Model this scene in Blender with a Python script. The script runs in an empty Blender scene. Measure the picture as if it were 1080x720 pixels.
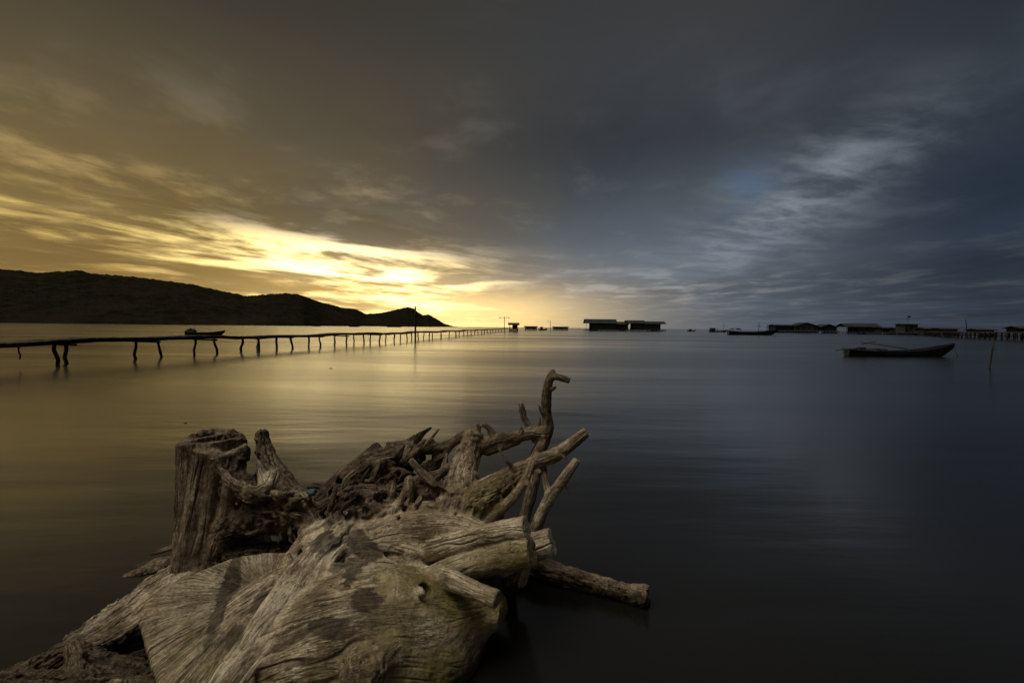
import bpy, bmesh, math, random
import numpy as np
from mathutils import Vector, Matrix, Euler
from mathutils.bvhtree import BVHTree

random.seed(11)
RNG = np.random.RandomState(5)
scene = bpy.context.scene
COL = scene.collection
R = math.radians

# ------------------------------------------------------------------ camera
# The photograph is 1080 x 720; all measured places below are given in its pixels and a distance.
FPX = 540.0
CAM_H = 1.7
ROLL = math.atan(0.0108)
PITCH = math.atan(15.0 / FPX)
cam_data = bpy.data.cameras.new('camera')
cam_data.sensor_width = 36.0
cam_data.lens = 18.0
cam_data.clip_start = 0.05
cam_data.clip_end = 60000
cam = bpy.data.objects.new('camera', cam_data)
COL.objects.link(cam)
CAM_M = Matrix.Translation((0, 0, CAM_H)) @ Matrix.Rotation(R(90) - PITCH, 4, 'X') @ Matrix.Rotation(ROLL, 4, 'Z')
cam.matrix_world = CAM_M
scene.camera = cam


def ray(px, py):
    return (CAM_M.to_3x3() @ Vector(((px - 540) / FPX, (360 - py) / FPX, -1.0)))


def at(px, py, Y):
    d = ray(px, py)
    return Vector((0, 0, CAM_H)) + d * (Y / d.y)


def ground(px, py, z=0.0):
    d = ray(px, py)
    return Vector((0, 0, CAM_H)) + d * ((z - CAM_H) / d.z)


def hz(px):                      # row of the sea horizon in column px
    return 345.0 + 0.0108 * (px - 540)


# ------------------------------------------------------------------ node helpers
class NT:
    def __init__(self, tree):
        self.t = tree
        self.n = tree.nodes
        self.l = tree.links

    def node(self, typ, **kw):
        n = self.n.new(typ)
        for k, v in kw.items():
            setattr(n, k, v)
        return n

    def put(self, sock, v):
        if v is None:
            return
        if hasattr(v, 'is_linked') or hasattr(v, 'links'):
            self.l.new(v, sock)
        else:
            sock.default_value = v

    def m(self, op, a, b=None, c=None, clamp=False):
        n = self.node('ShaderNodeMath', operation=op)
        n.use_clamp = clamp
        for i, v in enumerate((a, b, c)):
            if v is not None:
                self.put(n.inputs[i], v)
        return n.outputs[0]

    def add(self, a, b): return self.m('ADD', a, b)
    def sub(self, a, b): return self.m('SUBTRACT', a, b)
    def mul(self, a, b): return self.m('MULTIPLY', a, b)
    def div(self, a, b): return self.m('DIVIDE', a, b)

    def step(self, x, lo, hi, a=0.0, b=1.0, smooth=True):
        n = self.node('ShaderNodeMapRange', interpolation_type='SMOOTHSTEP' if smooth else 'LINEAR')
        n.clamp = True
        for i, v in enumerate((x, lo, hi, a, b)):
            self.put(n.inputs[i], v)
        return n.outputs[0]

    def gauss(self, x, c, s):
        q = self.div(self.sub(x, c), s)
        return self.m('EXPONENT', self.mul(self.mul(q, q), -1.0))

    def vec(self, x, y, z):
        n = self.node('ShaderNodeCombineXYZ')
        for i, v in enumerate((x, y, z)):
            self.put(n.inputs[i], v)
        return n.outputs[0]

    def sep(self, v):
        n = self.node('ShaderNodeSeparateXYZ')
        self.put(n.inputs[0], v)
        return n.outputs

    def noise(self, v, scale, detail=4.0, rough=0.5, dist=0.0, out=0, lac=2.0):
        n = self.node('ShaderNodeTexNoise', noise_dimensions='3D')
        self.put(n.inputs['Vector'], v)
        n.inputs['Scale'].default_value = scale
        n.inputs['Detail'].default_value = detail
        n.inputs['Roughness'].default_value = rough
        n.inputs['Lacunarity'].default_value = lac
        n.inputs['Distortion'].default_value = dist
        return n.outputs[out]

    def mix(self, f, a, b, mode='MIX'):
        n = self.node('ShaderNodeMix', data_type='RGBA', blend_type=mode)
        n.clamp_factor = True
        self.put(n.inputs[0], f)
        for s, v in ((n.inputs[6], a), (n.inputs[7], b)):
            if isinstance(v, (tuple, list)):
                v = tuple(v) + (1.0,) * (4 - len(v))
            self.put(s, v)
        return n.outputs[2]

    def scale(self, col, f):
        n = self.node('ShaderNodeVectorMath', operation='SCALE')
        if isinstance(col, (tuple, list)):
            n.inputs[0].default_value = col[:3]
        else:
            self.put(n.inputs[0], col)
        self.put(n.inputs['Scale'], f)
        return n.outputs[0]

    def vadd(self, a, b):
        n = self.node('ShaderNodeVectorMath', operation='ADD')
        self.put(n.inputs[0], a)
        self.put(n.inputs[1], b)
        return n.outputs[0]

    def ramp(self, f, stops):
        n = self.node('ShaderNodeValToRGB')
        e = n.color_ramp.elements
        while len(e) < len(stops):
            e.new(0.5)
        for el, (p, c) in zip(e, stops):
            el.position = p
            el.color = tuple(c) + (1.0,)
        self.put(n.inputs[0], f)
        return n.outputs[0]


def lin(r, g, b):
    f = lambda c: (c / 255 / 12.92) if c <= 10 else ((c / 255 + 0.055) / 1.055) ** 2.4
    return (f(r), f(g), f(b))


# ------------------------------------------------------------------ sky
SUN_AZ, SUN_EL = R(-15.0), R(7.0)         # azimuth from +Y, left is negative


def build_world():
    w = bpy.data.worlds.new('World')
    scene.world = w
    w.use_nodes = True
    t = NT(w.node_tree)
    t.n.clear()
    out = t.node('ShaderNodeOutputWorld')
    bg = t.node('ShaderNodeBackground')
    t.l.new(bg.outputs[0], out.inputs[0])
    tc = t.node('ShaderNodeTexCoord')
    d = tc.outputs['Generated']
    x, y, z = t.sep(d)
    zc = t.m('MAXIMUM', z, 0.0)
    az = t.mul(t.m('ARCTAN2', x, y), 180 / math.pi)
    el = t.mul(t.m('ARCSINE', zc), 180 / math.pi)
    # clouds lie on flat sheets overhead, so they converge and flatten towards the horizon
    den = t.add(zc, 0.045)
    u, v = t.div(x, den), t.div(y, den)
    cp = t.vec(t.mul(u, 1.0), t.mul(v, 0.42), 3.7)
    warp = t.noise(cp, 0.55, 3, 0.5, 0.0, out=1)
    cpw = t.vadd(cp, t.scale(warp, 1.1))
    big = t.noise(cpw, 0.42, 6, 0.52)                      # large masses
    fine = t.noise(t.vadd(t.vec(t.mul(u, 1.0), t.mul(v, 0.72), 2.2), t.scale(warp, 0.8)), 1.5, 7, 0.6)                       # torn edges and streaks
    cs = t.vec(t.mul(u, 0.55), t.mul(v, 0.10), 9.1)
    # long thin bands close to the horizon
    band = t.noise(t.vec(t.mul(az, 0.055), t.add(t.mul(el, 0.50), t.mul(az, 0.036)), SEED), 1.0, 8, 0.6, 0.45)
    swirl = t.sub(big, 0.5)

    # ---- underside of the overcast: warm towards the sunset, slate blue away from it
    azw = t.add(t.add(az, t.mul(el, 0.34)), t.mul(swirl, 52.0))
    warm_f = t.step(azw, -33.0, 19.0, 1.0, 0.0)
    elw = t.add(el, t.mul(swirl, 9.0))
    warm = t.ramp(t.div(elw, 45.0), [
        (0.0, lin(152, 121, 70)), (0.10, lin(140, 114, 67)), (0.27, lin(124, 105, 66)),
        (0.42, lin(97, 85, 61)), (0.62, lin(68, 62, 51)), (0.95, lin(45, 42, 37))])
    cool = t.ramp(t.div(elw, 45.0), [
        (0.0, lin(88, 97, 107)), (0.12, lin(97, 107, 118)), (0.26, lin(83, 92, 101)),
        (0.42, lin(66, 71, 78)), (0.66, lin(61, 62, 64)), (0.95, lin(50, 50, 50))])
    right_f = t.step(az, 20.0, 44.0)
    right = t.ramp(t.div(elw, 45.0), [
        (0.0, lin(52, 60, 72)), (0.25, lin(42, 52, 66)), (0.5, lin(47, 53, 60)), (0.8, lin(38, 42, 45)), (1.0, lin(40, 41, 42))])
    cool = t.mix(right_f, cool, right)
    cloud = t.mix(warm_f, cool, warm)
    tone = t.add(t.step(big, 0.30, 0.72, 0.78, 1.22), t.mul(t.sub(fine, 0.5), 0.34))
    low = t.add(0.45, t.step(el, 27.0, 8.0, 0.0, 0.55))    # higher up the sheet is smoother
    tone = t.add(1.0, t.mul(t.sub(tone, 1.0), low))
    # a heavy, thicker bank across the upper middle, with ragged lower edge
    bank = t.mul(t.gauss(t.add(az, t.mul(swirl, 40.0)), 7.0, 21.0), t.gauss(t.add(el, t.mul(t.sub(fine, 0.5), 9.0)), 18.0, 6.5))
    bank2 = t.mul(t.gauss(az, -26.0, 16.0), t.gauss(t.add(el, t.mul(t.sub(fine, 0.5), 7.0)), 11.5, 2.6))
    cloud = t.scale(cloud, t.mul(tone, t.sub(1.0, t.add(t.mul(bank, 0.30), t.mul(bank2, 0.22)))))

    # ---- clear strip under the cloud deck, near the horizon right of the sun
    strip = t.mul(t.step(t.add(el, t.mul(t.sub(fine, 0.5), 2.6)), 5.2, 1.2), t.mul(t.step(az, -18.0, -5.0), t.step(az, 42.0, 14.0)))
    stripc = t.ramp(t.div(t.add(az, 10.0), 50.0), [
        (0.0, lin(253, 222, 150)), (0.22, lin(236, 203, 142)), (0.36, lin(164, 153, 130)), (0.50, lin(112, 114, 116)),
        (0.72, lin(72, 82, 95)), (1.0, lin(46, 56, 70))])
    cloud = t.mix(t.mul(strip, 0.9), cloud, stripc)

    # ---- bright breaks in front of the hidden sun
    slope = t.add(el, t.mul(t.add(az, 15.0), 0.10))        # the breaks fall gently to the right
    fall = t.mul(t.step(slope, 9.4, 6.4), t.mul(t.step(az, 5.0, -8.0), t.step(az, -75.0, -32.0, 0.45, 1.0)))
    core = t.mul(t.gauss(az, -16.5, 13.0), t.gauss(slope, 5.6, 3.4))
    gap = t.step(t.add(t.add(t.mul(band, 0.80), t.mul(fine, 0.20)), t.mul(core, 0.040)), 0.470, 0.625)
    glow_i = t.mul(t.mul(gap, fall), t.add(0.46, t.mul(core, 1.6)))
    glow = t.scale((1.0, 0.72, 0.17), glow_i)
    hot = t.scale((1.0, 0.90, 0.70), t.mul(t.mul(gap, core), 1.0))
    veil = t.scale((1.0, 0.66, 0.20), t.add(t.mul(t.mul(core, fall), 0.18),
                   t.mul(t.mul(t.gauss(az, -9.0, 17.0), t.gauss(el, 2.2, 4.2)), 0.46)))
    cloud = t.vadd(cloud, t.vadd(glow, t.vadd(hot, veil)))
    # faint lit fringe higher on the left
    fr = t.mul(t.mul(t.gauss(el, 13.0, 4.5), t.step(az, -18.0, -40.0)), t.step(fine, 0.46, 0.66))
    cloud = t.vadd(cloud, t.scale((0.34, 0.22, 0.07), t.mul(fr, 0.5)))

    # ---- thinner, broken cloud on the right with a little blue between
    az2 = t.sub(az, 29.0)
    el2 = t.sub(t.sub(el, 13.0), t.mul(az2, 0.45))
    patch = t.m('EXPONENT', t.mul(t.add(t.m('POWER', t.div(az2, 9.0), 2.0), t.m('POWER', t.div(el2, 4.2), 2.0)), -1.0))
    fp = t.noise(t.vec(t.mul(u, 0.9), t.add(t.mul(v, 1.3), t.mul(u, -0.5)), 5.0), 1.9, 6, 0.62, 0.3)
    cloud = t.vadd(cloud, t.scale((0.185, 0.198, 0.225), t.mul(patch, t.m('POWER', t.step(fp, 0.30, 0.74), 1.3))))
    spot = t.m('EXPONENT', t.mul(t.add(t.m('POWER', t.div(t.sub(az, 24.3), 3.2), 2.0), t.m('POWER', t.div(t.sub(el, 14.2), 2.6), 2.0)), -1.0))
    cloud = t.vadd(cloud, t.scale((0.015, 0.035, 0.075), t.mul(spot, t.step(fp, 0.56, 0.40))))
    lowb = t.mul(t.mul(t.gauss(az, 15.0, 14.0), t.gauss(el, 4.4, 1.7)), t.step(fine, 0.42, 0.66))
    cloud = t.vadd(cloud, t.scale((0.17, 0.165, 0.17), t.mul(lowb, 0.7)))

    # ---- the clear sky itself, seen through the gaps
    sky = t.node('ShaderNodeTexSky', sky_type='NISHITA')
    sky.sun_disc = False
    sky.sun_elevation = SUN_EL
    sky.sun_rotation = SUN_AZ
    clear = t.scale(sky.outputs[0], 0.05)
    cloud = t.vadd(cloud, t.scale(clear, t.mul(t.step(fine, 0.5, 0.75), 0.12)))

    # ---- added fill: dim sky behind, bright unseen lobe overhead to light the driftwood
    dn = t.node('ShaderNodeVectorMath', operation='DOT_PRODUCT')
    t.l.new(d, dn.inputs[0])
    dn.inputs[1].default_value = Vector((-0.36, -0.15, 0.92)).normalized()
    thin = t.m('EXPONENT', t.div(t.sub(dn.outputs['Value'], 1.0), 0.034))  # added fill lobe, high overhead and out of view
    back = t.mul(t.mul(t.step(y, 0.05, -0.75), t.step(z, -0.05, 0.3)), 0.09)
    back = t.add(back, t.mul(thin, FILL_LOBE))
    backc = t.scale((1.0, 0.93, 0.80), t.mul(back, t.add(0.75, t.mul(t.sub(big, 0.5), 0.8))))
    cloud = t.vadd(cloud, backc)
    # below the horizon: dark sea
    fin = t.mix(t.step(z, -0.03, -0.004), (0.01, 0.01, 0.01), cloud)
    t.l.new(fin, bg.inputs[0])
    bg.inputs[1].default_value = 1.0


FILL_LOBE = 18.0  # strength of the added overhead lobe that lights the driftwood
SEED = 2.2
build_world()
sun = bpy.data.lights.new('sun', 'SUN')
sun.energy = 0.02
sun.angle = R(20)
sun.color = (1.0, 0.78, 0.45)
so = bpy.data.objects.new('sun', sun)
COL.objects.link(so)
sdir = Vector((math.sin(SUN_AZ) * math.cos(SUN_EL), math.cos(SUN_AZ) * math.cos(SUN_EL), math.sin(SUN_EL)))
so.rotation_euler = sdir.to_track_quat('Z', 'Y').to_euler()

scene.view_settings.view_transform = 'Standard'
scene.view_settings.look = 'None'
scene.view_settings.exposure = 0.0
scene.view_settings.gamma = 1.0
scene.view_settings.use_curve_mapping = False
scene.render.engine = 'CYCLES'
scene.cycles.max_bounces = 5
scene.cycles.use_denoising = True


# ------------------------------------------------------------------ materials
def mat(name, base, rough=0.8, noise_scale=6.0, amount=0.35, bump=0.0, spec=0.12, coords='Object', stretch=(1, 1, 1)):
    m = bpy.data.materials.new(name)
    m.use_nodes = True
    t = NT(m.node_tree)
    p = t.n['Principled BSDF']
    tc = t.node('ShaderNodeTexCoord')
    mp = t.node('ShaderNodeMapping')
    mp.inputs['Scale'].default_value = stretch
    t.l.new(tc.outputs[coords], mp.inputs[0])
    n = t.noise(mp.outputs[0], noise_scale, 6, 0.6)
    lo = tuple(c * (1 - amount) for c in base)
    hi = tuple(min(1, c * (1 + amount)) for c in base)
    t.l.new(t.mix(t.step(n, 0.3, 0.7), lo, hi), p.inputs['Base Color'])
    t.l.new(t.step(n, 0.3, 0.7, max(0, rough - 0.08), min(1, rough + 0.08)), p.inputs['Roughness'])
    p.inputs['Specular IOR Level'].default_value = spec
    if bump:
        b = t.node('ShaderNodeBump')
        b.inputs['Strength'].default_value = bump
        b.inputs['Distance'].default_value = 0.02
        t.l.new(n, b.inputs['Height'])
        t.l.new(b.outputs[0], p.inputs['Normal'])
    return m


M = {
    'post_wood': mat('post_wood', (0.0211, 0.0167, 0.0130), 0.8, 9, 0.5, 0.4, stretch=(1, 1, 0.2)),
    'deck_wood': mat('deck_wood', (0.0595, 0.0476, 0.0350), 0.8, 5, 0.5, 0.4),
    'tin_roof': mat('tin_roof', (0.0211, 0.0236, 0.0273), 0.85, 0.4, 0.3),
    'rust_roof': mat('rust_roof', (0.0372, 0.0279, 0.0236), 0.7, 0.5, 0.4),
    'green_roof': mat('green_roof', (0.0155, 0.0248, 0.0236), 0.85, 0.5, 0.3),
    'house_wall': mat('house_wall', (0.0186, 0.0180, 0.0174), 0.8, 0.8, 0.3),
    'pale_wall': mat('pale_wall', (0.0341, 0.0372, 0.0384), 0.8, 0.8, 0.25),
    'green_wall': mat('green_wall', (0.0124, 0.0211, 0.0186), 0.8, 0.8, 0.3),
    'dark_opening': mat('dark_opening', (0.008, 0.008, 0.008), 0.5, 2, 0.2),
    'hull_dark': mat('hull_dark', (0.0074, 0.0068, 0.0068), 0.55, 3, 0.4),
    'hull_blue': mat('hull_blue', (0.0074, 0.0105, 0.0236), 0.5, 3, 0.3),
    'hull_green': mat('hull_green', (0.0068, 0.0136, 0.0136), 0.55, 3, 0.3),
    'boat_inside': mat('boat_inside', (0.0217, 0.0180, 0.0143), 0.7, 4, 0.4),
    'pole_metal': mat('pole_metal', (0.0248, 0.0248, 0.0248), 0.5, 2, 0.2),
    'net_teal': mat('net_teal', (0.035, 0.07, 0.058), 0.6, 30, 0.4),
    'lamp_glass': mat('lamp_glass', (0.5, 0.5, 0.48), 0.3, 2, 0.1),
    'flag_cloth': mat('flag_cloth', (0.03, 0.02, 0.02), 0.8, 2, 0.2),
}


def make_water():
    m = bpy.data.materials.new('sea_water')
    m.use_nodes = True
    t = NT(m.node_tree)
    p = t.n['Principled BSDF']
    g = t.node('ShaderNodeNewGeometry')
    px, py, pz = t.sep(g.outputs['Position'])
    murk = t.noise(t.vec(t.mul(px, 0.25), t.mul(py, 0.25), 0.0), 0.6, 3, 0.5)
    t.l.new(t.mix(murk, (0.0050, 0.0048, 0.0045), (0.0095, 0.0088, 0.0080)), p.inputs['Base Color'])
    p.inputs['IOR'].default_value = 1.50
    # long swell and wind bands drawn out sideways
    n1 = t.noise(t.vec(t.mul(px, 0.30), t.mul(py, 1.0), 1.0), 0.9, 5, 0.55, 0.3)
    n2 = t.noise(t.vec(t.mul(px, 0.10), t.mul(py, 0.40), 5.0), 0.30, 4, 0.5, 0.4)
    n3 = t.noise(t.vec(t.mul(px, 1.2), t.mul(py, 4.0), 2.0), 1.1, 4, 0.55, 0.3)
    h = t.add(t.add(t.mul(n1, 0.009), t.mul(n2, 0.11)), t.mul(n3, 0.002))
    b = t.node('ShaderNodeBump')
    b.inputs['Strength'].default_value = 1.0
    b.inputs['Distance'].default_value = 1.0
    t.l.new(h, b.inputs['Height'])
    t.l.new(b.outputs[0], p.inputs['Normal'])
    t.l.new(t.step(n2, 0.3, 0.7, 0.15, 0.24), p.inputs['Roughness'])
    return m


def link_mesh(name, verts, faces, material, parent=None, smooth=False):
    me = bpy.data.meshes.new(name)
    me.from_pydata([tuple(v) for v in verts], [], faces)
    me.update()
    if material:
        me.materials.append(material)
    if smooth:
        for p in me.polygons:
            p.use_smooth = True
    o = bpy.data.objects.new(name, me)
    COL.objects.link(o)
    if parent:
        o.parent = parent
    return o


def tag(o, label=None, cat=None, group=None, kind=None):
    for k, v in (('label', label), ('category', cat), ('group', group), ('kind', kind)):
        if v:
            o[k] = v
    return o


def thing(name, label, cat, loc=(0, 0, 0), rz=0.0, group=None):
    o = bpy.data.objects.new(name, None)
    o.empty_display_size = 0.2
    COL.objects.link(o)
    o.location = loc
    o.rotation_euler = (0, 0, rz)
    return tag(o, label, cat, group)


class MB:
    """collects simple solids into one mesh"""
    def __init__(self):
        self.v, self.f = [], []

    def box(self, x0, x1, y0, y1, z0, z1):
        n = len(self.v)
        self.v += [(x, y, z) for z in (z0, z1) for y in (y0, y1) for x in (x0, x1)]
        for q in ((0, 2, 3, 1), (4, 5, 7, 6), (0, 1, 5, 4), (2, 6, 7, 3), (0, 4, 6, 2), (1, 3, 7, 5)):
            self.f.append(tuple(n + i for i in q))
        return self

    def tube(self, pts, rad, seg=8, cap=True):
        pts = [Vector(p) for p in pts]
        if not isinstance(rad, (list, tuple)):
            rad = [rad] * len(pts)
        n = len(self.v)
        ref = Vector((0.31, 0.17, 0.94))
        for i, p in enumerate(pts):
            tn = (pts[min(i + 1, len(pts) - 1)] - pts[max(i - 1, 0)]).normalized()
            if abs(tn.dot(ref)) > 0.97:
                ref = Vector((1, 0, 0))
            a = tn.cross(ref).normalized()
            b = tn.cross(a)
            for k in range(seg):
                th = 2 * math.pi * k / seg
                self.v.append(p + (a * math.cos(th) + b * math.sin(th)) * rad[i])
        for i in range(len(pts) - 1):
            for k in range(seg):
                k2 = (k + 1) % seg
                self.f.append((n + i * seg + k, n + i * seg + k2, n + (i + 1) * seg + k2, n + (i + 1) * seg + k))
        if cap:
            self.f.append(tuple(n + k for k in range(seg))[::-1])
            m = n + (len(pts) - 1) * seg
            self.f.append(tuple(m + k for k in range(seg)))
        return self

    def prism(self, poly, axis, a, b):
        """extrude a 2D polygon along an axis: axis 'x' -> poly in (y,z), axis 'y' -> poly in (x,z)"""
        n = len(self.v)
        mk = {'x': lambda p, q: (q, p[0], p[1]), 'y': lambda p, q: (p[0], q, p[1]), 'z': lambda p, q: (p[0], p[1], q)}[axis]
        self.v += [mk(p, a) for p in poly] + [mk(p, b) for p in poly]
        k = len(poly)
        self.f.append(tuple(range(n, n + k))[::-1])
        self.f.append(tuple(range(n + k, n + 2 * k)))
        for i in range(k):
            j = (i + 1) % k
            self.f.append((n + i, n + j, n + k + j, n + k + i))
        return self

    def build(self, name, material, parent=None, smooth=False):
        o = link_mesh(name, self.v, self.f, material, parent, smooth)
        bm = bmesh.new()
        bm.from_mesh(o.data)
        bmesh.ops.recalc_face_normals(bm, faces=bm.faces)
        bm.to_mesh(o.data)
        bm.free()
        return o


# ------------------------------------------------------------------ numpy noise
_perm = np.random.RandomState(3).permutation(256).astype(np.int32)
_perm = np.concatenate([_perm, _perm, _perm])
_grad = np.random.RandomState(4).normal(size=(256, 3)).astype(np.float32)
_grad /= np.linalg.norm(_grad, axis=1, keepdims=True)


def pnoise(p):
    """gradient noise, about -1..1; p is (N,3)"""
    out = np.empty(len(p), np.float32)
    CH = 400000
    for s in range(0, len(p), CH):
        q = p[s:s + CH].astype(np.float32)
        i = np.floor(q).astype(np.int32)
        f = q - i
        w = f * f * f * (f * (f * 6 - 15) + 10)
        i &= 255
        acc = np.zeros(len(q), np.float32)
        for dx in (0, 1):
            wx = w[:, 0] if dx else 1 - w[:, 0]
            for dy in (0, 1):
                wy = w[:, 1] if dy else 1 - w[:, 1]
                for dz in (0, 1):
                    wz = w[:, 2] if dz else 1 - w[:, 2]
                    h = _perm[_perm[_perm[i[:, 0] + dx] + i[:, 1] + dy] + i[:, 2] + dz]
                    g = _grad[h]
                    dot = g[:, 0] * (f[:, 0] - dx) + g[:, 1] * (f[:, 1] - dy) + g[:, 2] * (f[:, 2] - dz)
                    acc += dot * wx * wy * wz
        out[s:s + CH] = acc * 1.5
    return out


def fbm(p, octv=4, gain=0.5, lac=2.03):
    a, tot, s = 1.0, 0.0, 0.0
    for k in range(octv):
        s = s + a * pnoise(p * (lac ** k) + 17.3 * k)
        tot += a
        a *= gain
    return s / tot


def grid_mesh(name, P, material, smooth=True):
    """P is (rows, cols, 3)"""
    r, c = P.shape[:2]
    me = bpy.data.meshes.new(name)
    idx = np.arange(r * c).reshape(r, c)
    F = np.stack([idx[:-1, :-1], idx[:-1, 1:], idx[1:, 1:], idx[1:, :-1]], -1).reshape(-1, 4)
    fill_mesh(me, P.reshape(-1, 3), F)
    me.materials.append(material)
    o = bpy.data.objects.new(name, me)
    COL.objects.link(o)
    return o


def fill_mesh(me, V, F, smooth=True):
    F = np.ascontiguousarray(F, np.int32)
    me.vertices.add(len(V))
    me.vertices.foreach_set('co', np.ascontiguousarray(V, np.float32).ravel())
    me.loops.add(F.size)
    me.loops.foreach_set('vertex_index', F.ravel())
    me.polygons.add(len(F))
    me.polygons.foreach_set('loop_start', np.arange(len(F), dtype=np.int32) * F.shape[1])
    me.polygons.foreach_set('use_smooth', np.full(len(F), smooth))
    me.update(calc_edges=True)


# ------------------------------------------------------------------ water sheet
wv = []
water = link_mesh('water', [(-25000, -400, 0), (25000, -400, 0), (25000, 40000, 0), (-25000, 40000, 0)], [(0, 1, 2, 3)], make_water())
tag(water, kind='structure')


# ------------------------------------------------------------------ hills
def make_hills():
    prof = [(-260, 272), (-120, 277), (-60, 281), (0, 283), (40, 287), (70, 286), (80, 284.5), (95, 288), (150, 292.5), (200, 299), (240, 308),
            (258, 312), (285, 310), (300, 309), (315, 310), (340, 319), (360, 324), (375, 326), (386, 331), (400, 330),
            (415, 327), (430, 323.5), (436, 325), (442, 330), (446, 332.5), (452, 331.5), (460, 336), (468, 341), (478, 344), (492, 345.2)]
    xs = np.array([p[0] for p in prof], float)
    ys = np.array([p[1] for p in prof], float)
    n, k = 900, 90
    px = np.linspace(-250, 491, n)
    row = np.interp(px, xs, ys)
    depth = np.interp(px, [-260, 0, 250, 320, 390, 430, 478, 492], [1050, 1150, 1350, 1500, 2000, 2300, 2700, 2800])
    P = np.zeros((k, n, 3))
    for i in range(n):
        top = at(px[i], row[i], depth[i])
        front = depth[i] * 0.74
        ht = top.z
        base = at(px[i], hz(px[i]), 1.0)
        dx = top.x / top.y
        for j in range(k):
            s = j / (k - 1)
            if s < 0.75:
                q = s / 0.75
                Y = front + (depth[i] - front) * q
                h = ht * (q ** 0.8) * (0.98 + 0.02 * q)
            else:
                q = (s - 0.75) / 0.25
                Y = depth[i] * (1 + 0.35 * q)
                h = ht * (1 - q ** 1.3)
            P[j, i] = (dx * Y, Y, h)
    flat = P.reshape(-1, 3)
    sc = np.minimum(flat[:, 2] / 25.0, 1.0)
    gul = fbm(flat * np.array([1, 1, 0.3]) / 160.0, 4)
    canopy = np.abs(pnoise(flat * np.array([1, 1, 0]) / 17.0)) + 0.5 * np.abs(pnoise(flat * np.array([1, 1, 0]) / 8.0 + 40))
    q = np.clip((flat[:, 1] / np.repeat(depth[None], k, 0).ravel() - 0.74) / 0.26, 0, 1)
    nearridge = np.clip(1 - np.abs(q - 1) * 3, 0, 1)
    flat[:, 2] += sc * (gul * 11 * (1 - 0.85 * nearridge) + (canopy - 0.35) * 4.0)
    flat[:, 2] = np.where(flat[:, 2] < 0.3, flat[:, 2] - 1.5, flat[:, 2])
    P = flat.reshape(k, n, 3)
    m = bpy.data.materials.new('forest')
    m.use_nodes = True
    t = NT(m.node_tree)
    g = t.node('ShaderNodeNewGeometry')
    nn = t.noise(g.outputs['Position'], 0.05, 6, 0.65)
    n2 = t.noise(g.outputs['Position'], 0.008, 3, 0.5)
    p = t.n['Principled BSDF']
    c = t.mix(t.step(nn, 0.35, 0.65), (0.006, 0.006, 0.004), (0.014, 0.012, 0.007))
    c = t.mix(t.step(n2, 0.5, 0.7), c, (0.016, 0.013, 0.009))
    t.l.new(c, p.inputs['Base Color'])
    p.inputs['Roughness'].default_value = 0.9
    p.inputs['Specular IOR Level'].default_value = 0.0
    o = grid_mesh('hills', P, m)
    tag(o, kind='structure')


make_hills()


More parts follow.
